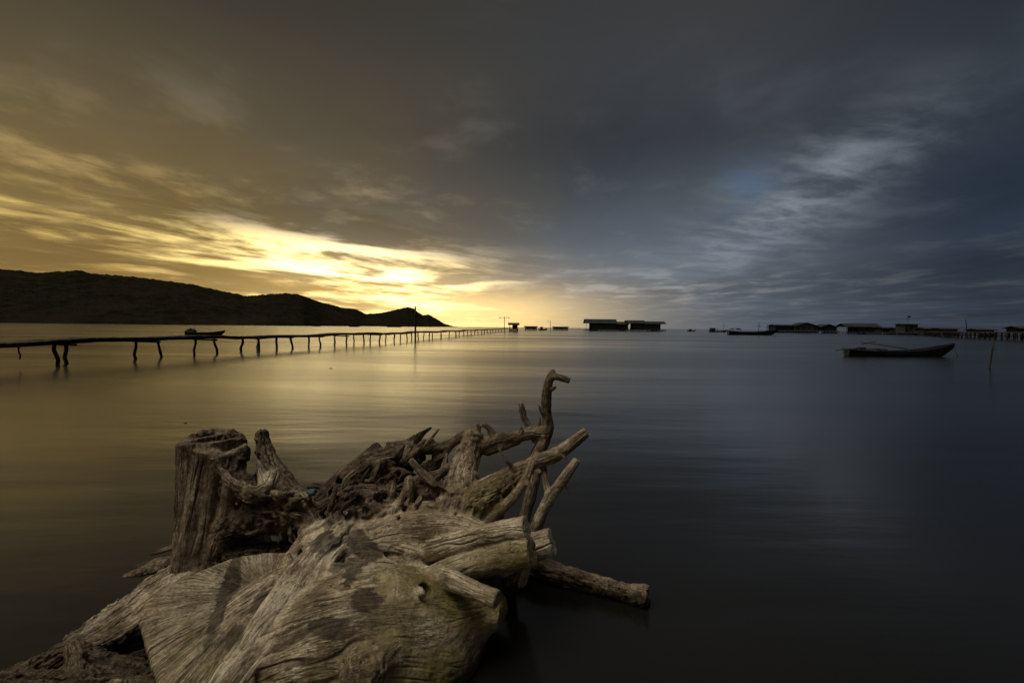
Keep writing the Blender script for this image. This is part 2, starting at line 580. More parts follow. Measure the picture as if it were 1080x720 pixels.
# ------------------------------------------------------------------ driftwood: smooth-blended limbs on a voxel field
class Wood:
    """Limbs (chains of tapered capsules) blended into one field, meshed, weathered along the grain, split into parts."""
    def __init__(self, voxel=0.008):
        self.ch = []
        self.h = voxel

    def limb(self, part, pts, k=0.03, flat=None, cut0=False, cut1=False, tone=0.5, rough=0.004, green=0.0, carve=False, cutdir=None):
        """pts: (px, py, distance, radius in px)"""
        P = np.array([at(p[0], p[1], p[2])[:] for p in pts], np.float32)
        r = np.array([p[3] * p[2] / FPX for p in pts], np.float32)
        return self.raw(part, P, r, k, flat, cut0, cut1, tone, rough, green, carve, cutdir)

    def raw(self, part, P, r, k=0.03, flat=None, cut0=False, cut1=False, tone=0.5, rough=0.004, green=0.0, carve=False, cutdir=None):
        # refine the polyline with a spline so limbs bend smoothly
        n = len(P)
        if n > 2:
            Q, q = [], []
            for i in range(n - 1):
                p0, p1, p2, p3 = P[max(i - 1, 0)], P[i], P[i + 1], P[min(i + 2, n - 1)]
                for t in ((0, 1 / 3, 2 / 3) if i < n - 2 else (0, 1 / 3, 2 / 3, 1)):
                    Q.append(0.5 * (2 * p1 + (p2 - p0) * t + (2 * p0 - 5 * p1 + 4 * p2 - p3) * t * t + (3 * p1 - p0 - 3 * p2 + p3) * t ** 3))
                    q.append(r[i] * (1 - t) + r[i + 1] * t)
            P, r = np.array(Q, np.float32), np.array(q, np.float32)
        c = dict(part=part, P=P, r=r, k=k, flat=flat, tone=tone, rough=rough, green=green, carve=carve, cuts=[], radial=None)
        if cut1:
            c['cuts'].append((P[-1], cutdir if cutdir is not None else (P[-1] - P[-2]) / np.linalg.norm(P[-1] - P[-2])))
        if cut0:
            c['cuts'].append((P[0], (P[0] - P[1]) / np.linalg.norm(P[0] - P[1])))
        L = np.r_[0, np.cumsum(np.linalg.norm(np.diff(P, axis=0), axis=1))]
        c['L'] = L
        # parallel-transported frames
        t = np.gradient(P, axis=0)
        t /= np.linalg.norm(t, axis=1, keepdims=True) + 1e-9
        u = np.cross(t[0], [0.2, 0.1, 1.0])
        U = []
        for i in range(len(P)):
            u = u - t[i] * np.dot(u, t[i])
            u /= np.linalg.norm(u) + 1e-9
            U.append(u.copy())
        c['U'] = np.array(U, np.float32)
        c['V'] = np.cross(t, c['U']).astype(np.float32)
        self.ch.append(c)
        return c

    def plate(self, part, poly, plane, thick, k=0.02, tone=0.5, rough=0.003, center=None, green=0.0):
        """flat slab: poly in photo pixels laid on a plane through three (px,py,Y)"""
        a, b, d = [at(*p) for p in plane]
        n = (b - a).cross(d - a).normalized()
        if n.dot(Vector((0, 0, CAM_H)) - a) < 0:
            n = -n
        o = Vector((0, 0, CAM_H))

        def hit(px, py):
            dr = ray(px, py)
            return o + dr * ((a - o).dot(n) / dr.dot(n))
        W = [hit(*p) for p in poly]
        ax = (W[0] - W[len(W) // 2]).normalized()
        ay = n.cross(ax)
        c0 = hit(*center)
        uv = np.array([((w - c0).dot(ax), (w - c0).dot(ay)) for w in W], np.float32)
        c = dict(part=part, plate=True, uv=uv, c0=np.array(c0, np.float32), ax=np.array(ax, np.float32), ay=np.array(ay, np.float32),
                 n=np.array(n, np.float32), th=thick, k=k, tone=tone, rough=rough, green=green, carve=False, cuts=[], W=np.array([w[:] for w in W], np.float32))
        self.ch.append(c)
        return c

    @staticmethod
    def dist(c, X, full=False):
        """signed distance of points X (N,3); with full, also grain coordinates"""
        if c.get('plate'):
            w = X - c['c0']
            x, y, z = w @ c['ax'], w @ c['ay'], w @ c['n']
            uv = c['uv']
            d2 = np.full(len(X), 1e9, np.float32)
            inside = np.zeros(len(X), bool)
            for i in range(len(uv)):
                p, q = uv[i], uv[(i + 1) % len(uv)]
                e = q - p
                t = np.clip(((x - p[0]) * e[0] + (y - p[1]) * e[1]) / (e @ e), 0, 1)
                d2 = np.minimum(d2, (x - p[0] - t * e[0]) ** 2 + (y - p[1] - t * e[1]) ** 2)
                cr = ((p[1] > y) != (q[1] > y)) & (x < (q[0] - p[0]) * (y - p[1]) / (q[1] - p[1] + 1e-12) + p[0])
                inside ^= cr
            d = np.sqrt(d2) * np.where(inside, -1, 1)
            rr = np.sqrt(x * x + y * y)
            bowl = 0.055 * np.exp(-(rr / 0.20) ** 2) - 0.012 * np.clip(rr / 0.3, 0, 1.5)
            dz = np.abs(z + bowl + c['th']) - c['th']
            R0 = 0.022
            qx, qy = d + R0, dz + R0
            out = np.sqrt(np.maximum(qx, 0) ** 2 + np.maximum(qy, 0) ** 2) + np.minimum(np.maximum(qx, qy), 0) - R0
            if not full:
                return out
            th = np.arctan2(y, x)
            return out, np.stack([np.cos(th) * 0.75, np.sin(th) * 0.75, rr], 1)
        P, r, U, V, L = c['P'], c['r'], c['U'], c['V'], c['L']
        best = np.full(len(X), 1e9, np.float32)
        Gs, Ds = [], []
        for i in range(len(P) - 1):
            a, ab = P[i], P[i + 1] - P[i]
            w = X - a
            t = np.clip((w @ ab) / (ab @ ab + 1e-12), 0, 1)
            w = w - t[:, None] * ab
            rr = r[i] + (r[i + 1] - r[i]) * t
            if c['flat'] is not None:
                fn, ff = c['flat']
                fn = np.asarray(fn, np.float32)
                wf = w + (w @ fn)[:, None] * fn * (1 / ff - 1)
                d = np.sqrt((wf * wf).sum(1))
                d = (d - rr) * (ff + (1 - ff) * 0.5)
            else:
                d = np.sqrt((w * w).sum(1)) - rr
            if full:
                u = U[i] + (U[i + 1] - U[i]) * t[:, None]
                v = V[i] + (V[i + 1] - V[i]) * t[:, None]
                sc = (r.mean() / np.maximum(rr, 0.3 * r.mean()))
                tt = ((X - a) @ ab) / (ab @ ab + 1e-12)
                Gs.append(np.stack([(w * u).sum(1) * sc, (w * v).sum(1) * sc, L[i] + tt * (L[i + 1] - L[i])], 1))
                Ds.append(d)
            best = np.minimum(best, d)
        for (p, n) in c['cuts']:
            best = np.maximum(best, (X - p) @ np.asarray(n, np.float32))
        if full:
            D = np.stack(Ds)
            Wt = np.exp(-(D - D.min(0)) / (0.12 * float(r.mean()) + 0.002))
            Wt /= Wt.sum(0)
            G = (np.stack(Gs) * Wt[:, :, None]).sum(0).astype(np.float32)
            return best, G
        return best

    def field(self):
        h = self.h
        lo, hi = np.full(3, 1e9), np.full(3, -1e9)
        for c in self.ch:
            if c['carve']:
                continue
            if c.get('plate'):
                l, g = c['W'].min(0) - 0.1 - 2 * c['th'], c['W'].max(0) + 0.1
            else:
                l, g = (c['P'] - c['r'][:, None]).min(0) - 0.03, (c['P'] + c['r'][:, None]).max(0) + 0.03
            lo, hi = np.minimum(lo, l), np.maximum(hi, g)
        lo[2] = max(lo[2], -0.12)
        self.lo = lo
        n = np.ceil((hi - lo) / h).astype(int) + 1
        F = np.full(n, 0.06, np.float32)
        RF = np.full(n, 0.003, np.float32)
        ax = [(lo[i] + h * np.arange(n[i])).astype(np.float32) for i in range(3)]
        for c in self.ch:
            m = 0.06 + c['k']
            if c.get('plate'):
                l, g = c['W'].min(0) - m - 2 * c['th'], c['W'].max(0) + m
            else:
                l, g = (c['P'] - c['r'][:, None]).min(0) - m, (c['P'] + c['r'][:, None]).max(0) + m
            i0 = np.maximum(np.floor((l - lo) / h).astype(int), 0)
            i1 = np.minimum(np.ceil((g - lo) / h).astype(int) + 1, n)
            if (i1 <= i0).any():
                continue
            sl = tuple(slice(i0[j], i1[j]) for j in range(3))
            sub = F[sl]
            A, B, C = np.meshgrid(*[ax[j][sl[j]] for j in range(3)], indexing='ij')
            X = np.stack([A.ravel(), B.ravel(), C.ravel()], 1)
            d = np.empty(len(X), np.float32)
            for s in range(0, len(X), 500000):
                d[s:s + 500000] = self.dist(c, X[s:s + 500000])
            d = d.reshape(sub.shape)
            k = c['k']
            if c['carve']:
                d = -d
                hh = np.clip(0.5 - 0.5 * (d - sub) / -k, 0, 1) if False else np.clip(0.5 + 0.5 * (d - sub) / k, 0, 1)
                F[sl] = sub * (1 - hh) + d * hh + k * hh * (1 - hh)
                RF[sl] = RF[sl] * (1 - hh) + c['rough'] * hh
            else:
                hh = np.clip(0.5 + 0.5 * (sub - d) / k, 0, 1)
                F[sl] = sub * (1 - hh) + d * hh - k * hh * (1 - hh)
                RF[sl] = RF[sl] * (1 - hh) + c['rough'] * hh
        # weathered, pitted surface: noise on the field itself close to the surface
        near = np.where(np.abs(F) < 0.045)
        X = np.stack([ax[j][near[j]] for j in range(3)], 1)
        rf = RF[near]
        nz = fbm(X * 9.0, 2) * 0.9
        big = rf > 0.007
        if big.any():
            Xb = X[big]
            rid = 1 - np.abs(fbm(Xb * np.array([22, 22, 15], np.float32) + 3, 3)) * 2.2
            pit = np.clip(np.abs(pnoise(Xb * 34)) - 0.25, 0, 1)
            nz[big] += -1.5 * (rid - 0.55) + 2.2 * pit
        F[near] += nz * rf
        F[0], F[-1], F[:, 0], F[:, -1], F[:, :, 0], F[:, :, -1] = (np.maximum(f, 0.004) for f in (F[0], F[-1], F[:, 0], F[:, -1], F[:, :, 0], F[:, :, -1]))
        return F

    def surface(self):
        F = self.field()
        h = self.h
        S = F < 0
        nx, ny, nz = F.shape
        cnt = np.zeros((nx - 1, ny - 1, nz - 1), np.int8)
        for a in (0, 1):
            for b in (0, 1):
                for c in (0, 1):
                    cnt += S[a:nx - 1 + a, b:ny - 1 + b, c:nz - 1 + c]
        act = (cnt > 0) & (cnt < 8)
        ci = np.array(np.where(act)).T
        idx = np.full(act.shape, -1, np.int32)
        idx[act] = np.arange(len(ci))
        corner = {}
        for a in (0, 1):
            for b in (0, 1):
                for c in (0, 1):
                    corner[(a, b, c)] = F[ci[:, 0] + a, ci[:, 1] + b, ci[:, 2] + c]
        acc = np.zeros((len(ci), 3))
        num = np.zeros(len(ci))
        for p in corner:
            for axis in range(3):
                if p[axis] == 0:
                    q = list(p)
                    q[axis] = 1
                    f0, f1 = corner[p], corner[tuple(q)]
                    x = (f0 < 0) != (f1 < 0)
                    t = np.where(x, f0 / np.where(x, f0 - f1, 1), 0)
                    pos = np.repeat(np.array([p], float), len(ci), 0)
                    pos[:, axis] = t
                    acc += pos * x[:, None]
                    num += x
        V = self.lo + h * (ci + acc / num[:, None])
        quads = []
        for axis in range(3):
            s0 = [slice(None)] * 3
            s1 = [slice(None)] * 3
            s0[axis], s1[axis] = slice(0, -1), slice(1, None)
            A, B = S[tuple(s0)], S[tuple(s1)]
            e = np.array(np.where(A != B)).T
            o1, o2 = [(1, 2), (2, 0), (0, 1)][axis]
            ok = (e[:, o1] > 0) & (e[:, o2] > 0) & (e[:, o1] < F.shape[o1] - 1) & (e[:, o2] < F.shape[o2] - 1)
            e = e[ok]
            flip = S[e[:, 0], e[:, 1], e[:, 2]]

            def cell(da, db):
                q = e.copy()
                q[:, o1] -= da
                q[:, o2] -= db
                return idx[q[:, 0], q[:, 1], q[:, 2]]
            Q = np.stack([cell(1, 1), cell(0, 1), cell(0, 0), cell(1, 0)], 1)
            Q[~flip] = Q[~flip][:, ::-1]
            quads.append(Q)
        Q = np.concatenate(quads)
        Q = Q[(Q >= 0).all(1)]
        return V, Q

    def build(self, parts, roots, material, stains_shade=(), sub=1, minfaces=150):
        """parts: part key -> object name; roots: part key -> parent empty"""
        V, Q = self.surface()
        me = bpy.data.meshes.new('tmp')
        fill_mesh(me, V, Q)
        o = bpy.data.objects.new('tmp', me)
        COL.objects.link(o)
        sm = o.modifiers.new('s', 'SMOOTH')
        sm.factor, sm.iterations = 0.5, 2
        if sub:
            md = o.modifiers.new('d', 'SUBSURF')
            md.levels = sub
        dg = bpy.context.evaluated_depsgraph_get()
        ev = o.evaluated_get(dg)
        m2 = ev.to_mesh()
        V = np.empty(len(m2.vertices) * 3, np.float32)
        m2.vertices.foreach_get('co', V)
        V = V.reshape(-1, 3)
        N = np.empty(len(m2.vertices) * 3, np.float32)
        m2.vertices.foreach_get('normal', N)
        N = N.reshape(-1, 3)
        Q = np.empty(len(m2.loops), np.int32)
        m2.loops.foreach_get('vertex_index', Q)
        Q = Q.reshape(-1, 4)
        ev.to_mesh_clear()
        bpy.data.objects.remove(o)
        bpy.data.meshes.remove(me)
        order = np.argsort(V[:, 0])                 # sorted by x: each limb then only looks at its own slice
        rank = np.empty(len(V), np.int32)
        rank[order] = np.arange(len(V), dtype=np.int32)
        V, N, Q = V[order], N[order], rank[Q]
        # ---- grain along each limb, blended where limbs meet
        nV = len(V)
        best = np.full(nV, 1e9, np.float32)
        dom = np.zeros(nV, np.int32)
        gc = np.zeros((nV, 3), np.float32)
        W = np.zeros(nV, np.float32)
        WM = np.zeros(nV, np.float32)
        acc = {k: np.zeros(nV, np.float32) for k in ('d', 'tone', 'grain', 'crack', 'green')}
        wob = np.stack([fbm(V * 3.1 + s, 2) for s in (0, 31, 67)], 1)
        for ci, c in enumerate(self.ch):
            if c['carve']:
                continue
            if c.get('plate'):
                l, g = c['W'].min(0) - 0.15 - 2 * c['th'], c['W'].max(0) + 0.15
            else:
                l, g = (c['P'] - c['r'][:, None]).min(0) - 0.1, (c['P'] + c['r'][:, None]).max(0) + 0.06
            i0, i1 = np.searchsorted(V[:, 0], (l[0], g[0]))
            s = i0 + np.where(((V[i0:i1, 1:] > l[1:]) & (V[i0:i1, 1:] < g[1:])).all(1))[0]
            if not len(s):
                continue
            d, G = self.dist(c, V[s], True)
            keep = d < 0.05
            s, d, G = s[keep], d[keep], G[keep]
            if not len(s):
                continue
            b = d < best[s]
            best[s[b]] = d[b]
            dom[s[b]] = ci
            gc[s[b]] = G[b] + 7.7 * ci
            w = np.exp(-np.clip(d, -0.05, 1) / 0.014)
            Gw = G + wob[s] * np.array([0.03, 0.03, 0.0]) + 3.1 * ci
            fine = pnoise(Gw * np.array([62, 62, 5.0]))
            clutter = not c.get('plate') and c['r'].max() < 0.03
            med = fbm(Gw * np.array([24, 24, 2.2]) + 9, 1 if clutter else 2)
            if clutter:
                crack = np.clip(1 - np.abs(pnoise(Gw * np.array([20, 20, 2]) + 23)) * 7, 0, 1) * 0.6
            else:
                crack = np.clip(1 - np.abs(fbm(Gw * np.array([15, 15, 1.7]) + 23, 2)) * 8.5, 0, 1)
                crack *= np.clip(pnoise(Gw * np.array([5, 5, 2.5]) + 51) * 2 + 0.25, 0, 1)
            if not clutter:
                c2 = np.clip(1 - np.abs(pnoise(Gw * np.array([38, 38, 3.4]) + 61)) * 6.5, 0, 1)
                crack = np.maximum(crack, 0.65 * c2 * np.clip(pnoise(Gw * np.array([7, 7, 3.0]) + 91) * 2.2 + 0.1, 0, 1))
            amp = 0.7 + min(c['rough'], 0.012) * 40
            if not c.get('plate') and c['r'].mean() < 0.05:
                amp *= 0.7
            if c.get('plate'):
                amp *= 0.4
            acc['d'][s] += w * amp * (0.0013 * fine + 0.0020 * med - 0.013 * crack)
            acc['grain'][s] += w * (0.55 * fine + 0.6 * med)
            acc['crack'][s] += w * crack
            acc['tone'][s] += w * c['tone']
            acc['green'][s] += w * c['green']
            W[s] += w
            WM[s] = np.maximum(WM[s], w)
        W = np.maximum(W, 1e-12)
        for k in acc:
            acc[k] /= W
        knob = fbm(V * 30.0 + 13, 2)
        knob2 = fbm(V * 9.0 + 3, 2)
        V = V + N * (acc['d'] + 0.0032 * knob + 0.0050 * knob2)[:, None]
        tone = acc['tone'] + 0.34 * fbm(V * 5.0 + 5, 4) + 0.10 * knob
        grn = np.clip(acc['green'] * (1.1 + 2.0 * fbm(V * 5.0 + 77, 4)), 0, 1)
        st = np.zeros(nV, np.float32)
        for (px, py, Y, rx, ry, ang, amt) in stains_shade:
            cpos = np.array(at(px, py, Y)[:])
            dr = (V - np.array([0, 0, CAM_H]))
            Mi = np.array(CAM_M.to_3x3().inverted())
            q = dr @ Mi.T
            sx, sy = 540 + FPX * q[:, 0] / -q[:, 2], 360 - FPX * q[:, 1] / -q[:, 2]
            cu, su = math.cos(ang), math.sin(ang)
            # each stain or painted shade patch is a blob of fixed size in the world around the surface point at cpos
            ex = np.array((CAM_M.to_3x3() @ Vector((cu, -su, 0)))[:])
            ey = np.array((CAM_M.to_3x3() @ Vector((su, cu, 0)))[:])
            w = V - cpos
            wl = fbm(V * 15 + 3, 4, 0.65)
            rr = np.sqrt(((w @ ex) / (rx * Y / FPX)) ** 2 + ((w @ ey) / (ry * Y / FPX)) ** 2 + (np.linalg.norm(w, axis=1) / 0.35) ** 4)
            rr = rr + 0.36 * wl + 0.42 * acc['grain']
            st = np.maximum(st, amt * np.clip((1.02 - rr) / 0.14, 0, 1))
        # ---- split into parts
        key_of = [c['part'] for c in self.ch]
        keys = []
        for c in key_of:
            if c not in keys:
                keys.append(c)
        kid = np.array([keys.index(k) for k in key_of])
        fpart = kid[dom[Q[:, 0]]]
        # vertex normals of the whole
        me = bpy.data.meshes.new('tmp')
        fill_mesh(me, V, Q)
        N = np.empty(nV * 3, np.float32)
        me.vertices.foreach_get('normal', N)
        N = N.reshape(-1, 3)
        bpy.data.meshes.remove(me)
        # tiny scraps go to the neighbouring main part
        made = []
        for ki, key in enumerate(keys):
            name = parts.get(key)
            if name is None:
                continue
            f = Q[fpart == ki]
            if len(f) < 20:
                continue
            used, inv = np.unique(f, return_inverse=True)
            f = inv.reshape(-1, 4)
            me = bpy.data.meshes.new(name)
            fill_mesh(me, V[used], f)
            for an, dat in (('tone', tone), ('grain', acc['grain']), ('crack', acc['crack']), ('green', grn), ('stain_shade', st), ('own', WM / W)):
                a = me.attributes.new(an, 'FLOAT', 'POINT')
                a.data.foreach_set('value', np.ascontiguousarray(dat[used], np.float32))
            a = me.attributes.new('gcoord', 'FLOAT_VECTOR', 'POINT')
            a.data.foreach_set('vector', np.ascontiguousarray(gc[used], np.float32).ravel())
            me.normals_split_custom_set_from_vertices(N[used])
            me.materials.append(material)
            ob = bpy.data.objects.new(name, me)
            COL.objects.link(ob)
            rt = roots(key)
            if rt is not None:
                ob.parent = rt
                ob.matrix_parent_inverse = rt.matrix_world.inverted() if False else Matrix.Translation(-rt.location)
            made.append(ob)
        return made


def make_wood_material():
    m = bpy.data.materials.new('weathered_wood')
    m.use_nodes = True
    t = NT(m.node_tree)
    p = t.n['Principled BSDF']

    def attr(n, out='Fac'):
        a = t.node('ShaderNodeAttribute')
        a.attribute_name = n
        return a.outputs[out]
    tone, grain, crack, green, stain_shade, own = (attr(n) for n in ('tone', 'grain', 'crack', 'green', 'stain_shade', 'own'))
    own = t.step(own, 0.50, 0.85)
    gco = attr('gcoord', 'Vector')
    mp = t.node('ShaderNodeMapping')
    mp.inputs['Scale'].default_value = (230, 230, 18)
    t.l.new(gco, mp.inputs[0])
    f1 = t.noise(mp.outputs[0], 1.0, 4, 0.65, 0.4)
    mp2 = t.node('ShaderNodeMapping')
    mp2.inputs['Scale'].default_value = (55, 55, 4)
    t.l.new(gco, mp2.inputs[0])
    f2 = t.noise(mp2.outputs[0], 1.0, 4, 0.6, 0.6)
    f1 = t.add(0.5, t.mul(t.sub(f1, 0.5), own))
    f2 = t.add(0.5, t.mul(t.sub(f2, 0.5), own))
    geo = t.node('ShaderNodeNewGeometry')
    sp = t.noise(geo.outputs['Position'], 70, 5, 0.75)
    sp2 = t.noise(geo.outputs['Position'], 17, 5, 0.7)
    val = t.add(t.add(t.mul(tone, -0.95), t.mul(grain, 0.11)), t.add(t.mul(t.sub(f1, 0.5), 0.80), t.mul(t.sub(f2, 0.5), 0.42)))
    val = t.add(t.add(val, 1.02), t.add(t.mul(t.sub(sp, 0.5), 0.55), t.mul(t.sub(sp2, 0.5), 0.55)))
    col = t.ramp(val, [(0.10, (0.018, 0.013, 0.009)), (0.34, (0.070, 0.050, 0.032)), (0.54, (0.175, 0.132, 0.086)),
                       (0.74, (0.41, 0.34, 0.24)), (0.97, (0.68, 0.60, 0.47))])
    col = t.mix(t.mul(green, t.step(f2, 0.25, 0.6, 0.3, 1.0)), col, t.mix(f1, (0.080, 0.070, 0.018), (0.25, 0.205, 0.065)))
    mp3 = t.node('ShaderNodeMapping')
    mp3.inputs['Scale'].default_value = (85, 85, 5.5)
    t.l.new(gco, mp3.inputs[0])
    f3 = t.noise(mp3.outputs[0], 1.0, 3, 0.55, 0.5)
    check = t.mul(t.mul(t.step(t.m('ABSOLUTE', t.sub(f3, 0.5)), 0.030, 0.006), own), t.step(sp2, 0.42, 0.60))
    pits = t.mul(t.step(t.noise(geo.outputs['Position'], 120, 2, 0.5), 0.36, 0.28), t.step(sp2, 0.40, 0.56))
    dk = t.m('MAXIMUM', t.mul(crack, 0.85), t.m('MAXIMUM', t.mul(check, 0.8), t.mul(pits, 0.6)))
    col = t.mix(dk, col, (0.020, 0.0145, 0.010))
    col = t.mix(t.mul(stain_shade, t.step(t.add(t.mul(sp2, 0.6), t.mul(f2, 0.4)), 0.3, 0.6, 0.45, 1.0)), col, t.mix(f1, (0.020, 0.016, 0.012), (0.060, 0.046, 0.032)))
    wz = t.sep(geo.outputs['Position'])[2]
    wet = t.step(t.add(wz, t.mul(t.sub(sp2, 0.5), 0.16)), 0.11, 0.045)
    col = t.mix(t.mul(wet, 0.72), col, t.mix(f1, (0.010, 0.008, 0.006), (0.030, 0.026, 0.014)))
    t.l.new(col, p.inputs['Base Color'])
    t.l.new(t.step(f1, 0.3, 0.7, 0.72, 0.92), p.inputs['Roughness'])
    p.inputs['Specular IOR Level'].default_value = 0.10
    b = t.node('ShaderNodeBump')
    b.inputs['Strength'].default_value = 1.0
    b.inputs['Distance'].default_value = 0.008
    t.l.new(t.sub(t.add(t.add(t.mul(f1, 0.8), t.mul(f2, 0.5)), t.mul(sp, 0.7)), t.mul(dk, 0.8)), b.inputs['Height'])
    t.l.new(b.outputs[0], p.inputs['Normal'])
    return m


WOODM = make_wood_material()


def build_stump():
    w = Wood(VOX)
    L = w.limb
    # --- the root plate: two long swells and the folds running to the right
    L('mass', [(285, 730, 2.45, 60), (340, 705, 2.5, 86), (390, 690, 2.5, 90), (440, 682, 2.58, 66), (478, 655, 2.68, 38)], 0.06, tone=0.50, rough=0.005, green=0.15)
    L('mass', [(340, 600, 3.0, 40), (380, 600, 2.97, 52), (430, 602, 3.0, 54), (490, 592, 3.05, 36), (535, 580, 3.05, 22)], 0.06, tone=0.46, rough=0.005)
    L('mass', [(420, 640, 2.5, 40), (470, 648, 2.6, 38), (505, 642, 2.68, 26), (518, 640, 2.72, 18)], 0.05, tone=0.5, rough=0.005, green=0.7)
    L('mass', [(400, 700, 2.35, 55), (440, 705, 2.42, 48), (470, 705, 2.5, 24)], 0.05, tone=0.55, rough=0.006, green=1.0)
    L('mass', [(392, 572, 2.92, 20), (430, 562, 2.92, 22), (478, 560, 2.92, 21), (512, 567, 2.88, 13), (540, 571, 2.84, 7)], 0.05, tone=0.42, rough=0.004, green=0.1)
    L('mass', [(332, 575, 3.0, 20), (368, 560, 3.05, 22), (410, 548, 3.1, 16), (450, 542, 3.12, 16), (500, 550, 3.05, 16)], 0.05, tone=0.42, rough=0.005)
    L('mass', [(380, 622, 2.72, 16), (400, 640, 2.45, 16), (395, 668, 2.3, 12)], 0.05, tone=0.5, rough=0.005)
    L('mass', [(415, 668, 2.34, 14), (408, 690, 2.2, 16), (380, 705, 2.1, 22)], 0.05, tone=0.52, rough=0.006, green=0.3)
    L('mass', [(352, 600, 2.62, 6), (378, 604, 2.60, 7), (405, 608, 2.575, 7.5), (440, 611, 2.55, 8), (466, 612, 2.54, 8)], 0.055, tone=0.34, rough=0.005)
    for pts in ([(370, 572, 2.92, 5), (398, 583, 2.85, 6), (430, 596, 2.78, 6), (462, 604, 2.72, 5)],
                [(372, 588, 2.84, 4), (398, 597, 2.77, 5), (428, 604, 2.70, 5)],
                [(388, 562, 2.92, 5), (420, 574, 2.84, 6), (450, 584, 2.78, 5)],
                [(352, 570, 2.98, 5), (378, 580, 2.88, 4), (396, 590, 2.82, 4)],
                [(420, 552, 3.0, 5), (460, 550, 2.98, 6), (500, 557, 2.92, 6)]):
        L('mass', pts, 0.03, tone=0.34, rough=0.006)
    for pts in ([(378, 594, 2.78, 3), (410, 603, 2.68, 3)], [(382, 576, 2.84, 3), (420, 589, 2.76, 3), (445, 597, 2.70, 3)], [(470, 566, 2.72, 3), (500, 572, 2.70, 2)],
                [(350, 650, 2.24, 2), (400, 656, 2.20, 2.5), (450, 660, 2.26, 2)], [(330, 700, 2.08, 2), (360, 702, 2.06, 2.2), (385, 698, 2.06, 1.5)],
                [(440, 650, 2.30, 2), (470, 640, 2.38, 2.5), (500, 640, 2.48, 2)], [(420, 690, 2.16, 2), (450, 684, 2.24, 2.5), (480, 676, 2.36, 2)]):
        L('mass', pts, 0.02, carve=True, rough=0.006)
    # burls
    L('mass', [(388, 696, 2.12, 13), (394, 708, 2.09, 14), (388, 722, 2.06, 12)], 0.02, tone=0.55, rough=0.016)
    L('mass', [(415, 612, 2.46, 5), (418, 622, 2.40, 6), (416, 632, 2.38, 4)], 0.02, tone=0.5, rough=0.008)
    L('mass', [(432, 506, 3.12, 5.5), (431, 518, 3.08, 7), (424, 538, 3.03, 11)], 0.04, tone=0.40)
    # ridge running down to the lower left
    rn = np.array((at(300, 640, 2.4) - Vector((0, 0, CAM_H))).normalized()[:])
    L('ridge', [(378, 552, 3.02, 12), (350, 580, 2.78, 22), (322, 616, 2.57, 26), (293, 653, 2.40, 24), (263, 690, 2.27, 20), (228, 735, 2.13, 17), (195, 785, 2.0, 15)], 0.014,
      flat=(rn, 0.52), tone=0.36, rough=0.005)
    L('ridge', [(316, 583, 2.86, 2.5), (294, 620, 2.58, 4), (266, 665, 2.38, 4), (236, 715, 2.18, 3.5), (215, 750, 2.06, 3)], 0.008, carve=True, rough=0.004)
    L('ridge', [(352, 586, 2.70, 4), (330, 622, 2.50, 5), (304, 660, 2.35, 5), (272, 700, 2.2, 4.5), (240, 740, 2.08, 4)], 0.025, tone=0.28, rough=0.004)
    # the fan-shaped plate with its radial grain
    w.plate('fan', [(146, 655), (152, 640), (165, 627), (190, 612), (215, 601), (245, 588), (275, 582), (312, 580), (340, 582), (320, 640), (250, 800), (185, 800), (165, 720), (155, 690)],
            [(262, 583, 2.95), (150, 650, 2.55), (240, 720, 2.22)], 0.075, 0.015, tone=0.44, rough=0.004, center=(282, 618), green=0.16)
    L('fan', [(300, 640, 2.75, 40), (250, 690, 2.6, 50), (240, 760, 2.4, 60)], 0.03, tone=0.5, rough=0.004)
    L('fan', [(318, 582, 2.88, 3), (296, 618, 2.62, 4.5), (268, 662, 2.41, 4.5), (238, 712, 2.21, 4), (212, 755, 2.06, 3.5)], 0.010, carve=True, rough=0.005)
    # cut roots on the right
    cd = np.array((at(612, 566, 2.60) - at(520, 588, 2.72)).normalized()[:])
    L('root1', [(430, 590, 2.86, 8), (458, 580, 2.80, 11), (492, 570, 2.74, 12), (530, 561, 2.69, 12.5), (556, 557, 2.65, 13), (575, 553, 2.63, 13)], 0.006, tone=0.34, rough=0.004, green=0.1)['cuts'].append((np.array(at(559, 572, 2.62)[:]), cd))
    L('root1', [(430, 616, 2.76, 8), (470, 602, 2.71, 12), (505, 593, 2.68, 15), (535, 586, 2.65, 16), (558, 581, 2.62, 17), (575, 578, 2.6, 17)], 0.006, tone=0.40, rough=0.004, green=0.5)['cuts'].append((np.array(at(559, 572, 2.62)[:]), cd))
    L('root2', [(530, 592, 2.92, 15), (560, 578, 2.9, 15), (583, 571, 2.88, 14.5)], 0.02, cut1=True, tone=0.34, rough=0.004)
    L('root3', [(458, 608, 2.60, 12), (474, 611, 2.52, 10.5), (486, 616, 2.46, 10), (506, 625, 2.42, 10), (525, 632, 2.38, 10.5)], 0.03, cut1=True, tone=0.36, rough=0.003, green=0.2)
    L('root4', [(495, 650, 2.6, 14), (526, 653, 2.6, 12)], 0.03, cut1=True, tone=0.45, rough=0.004, green=0.6)
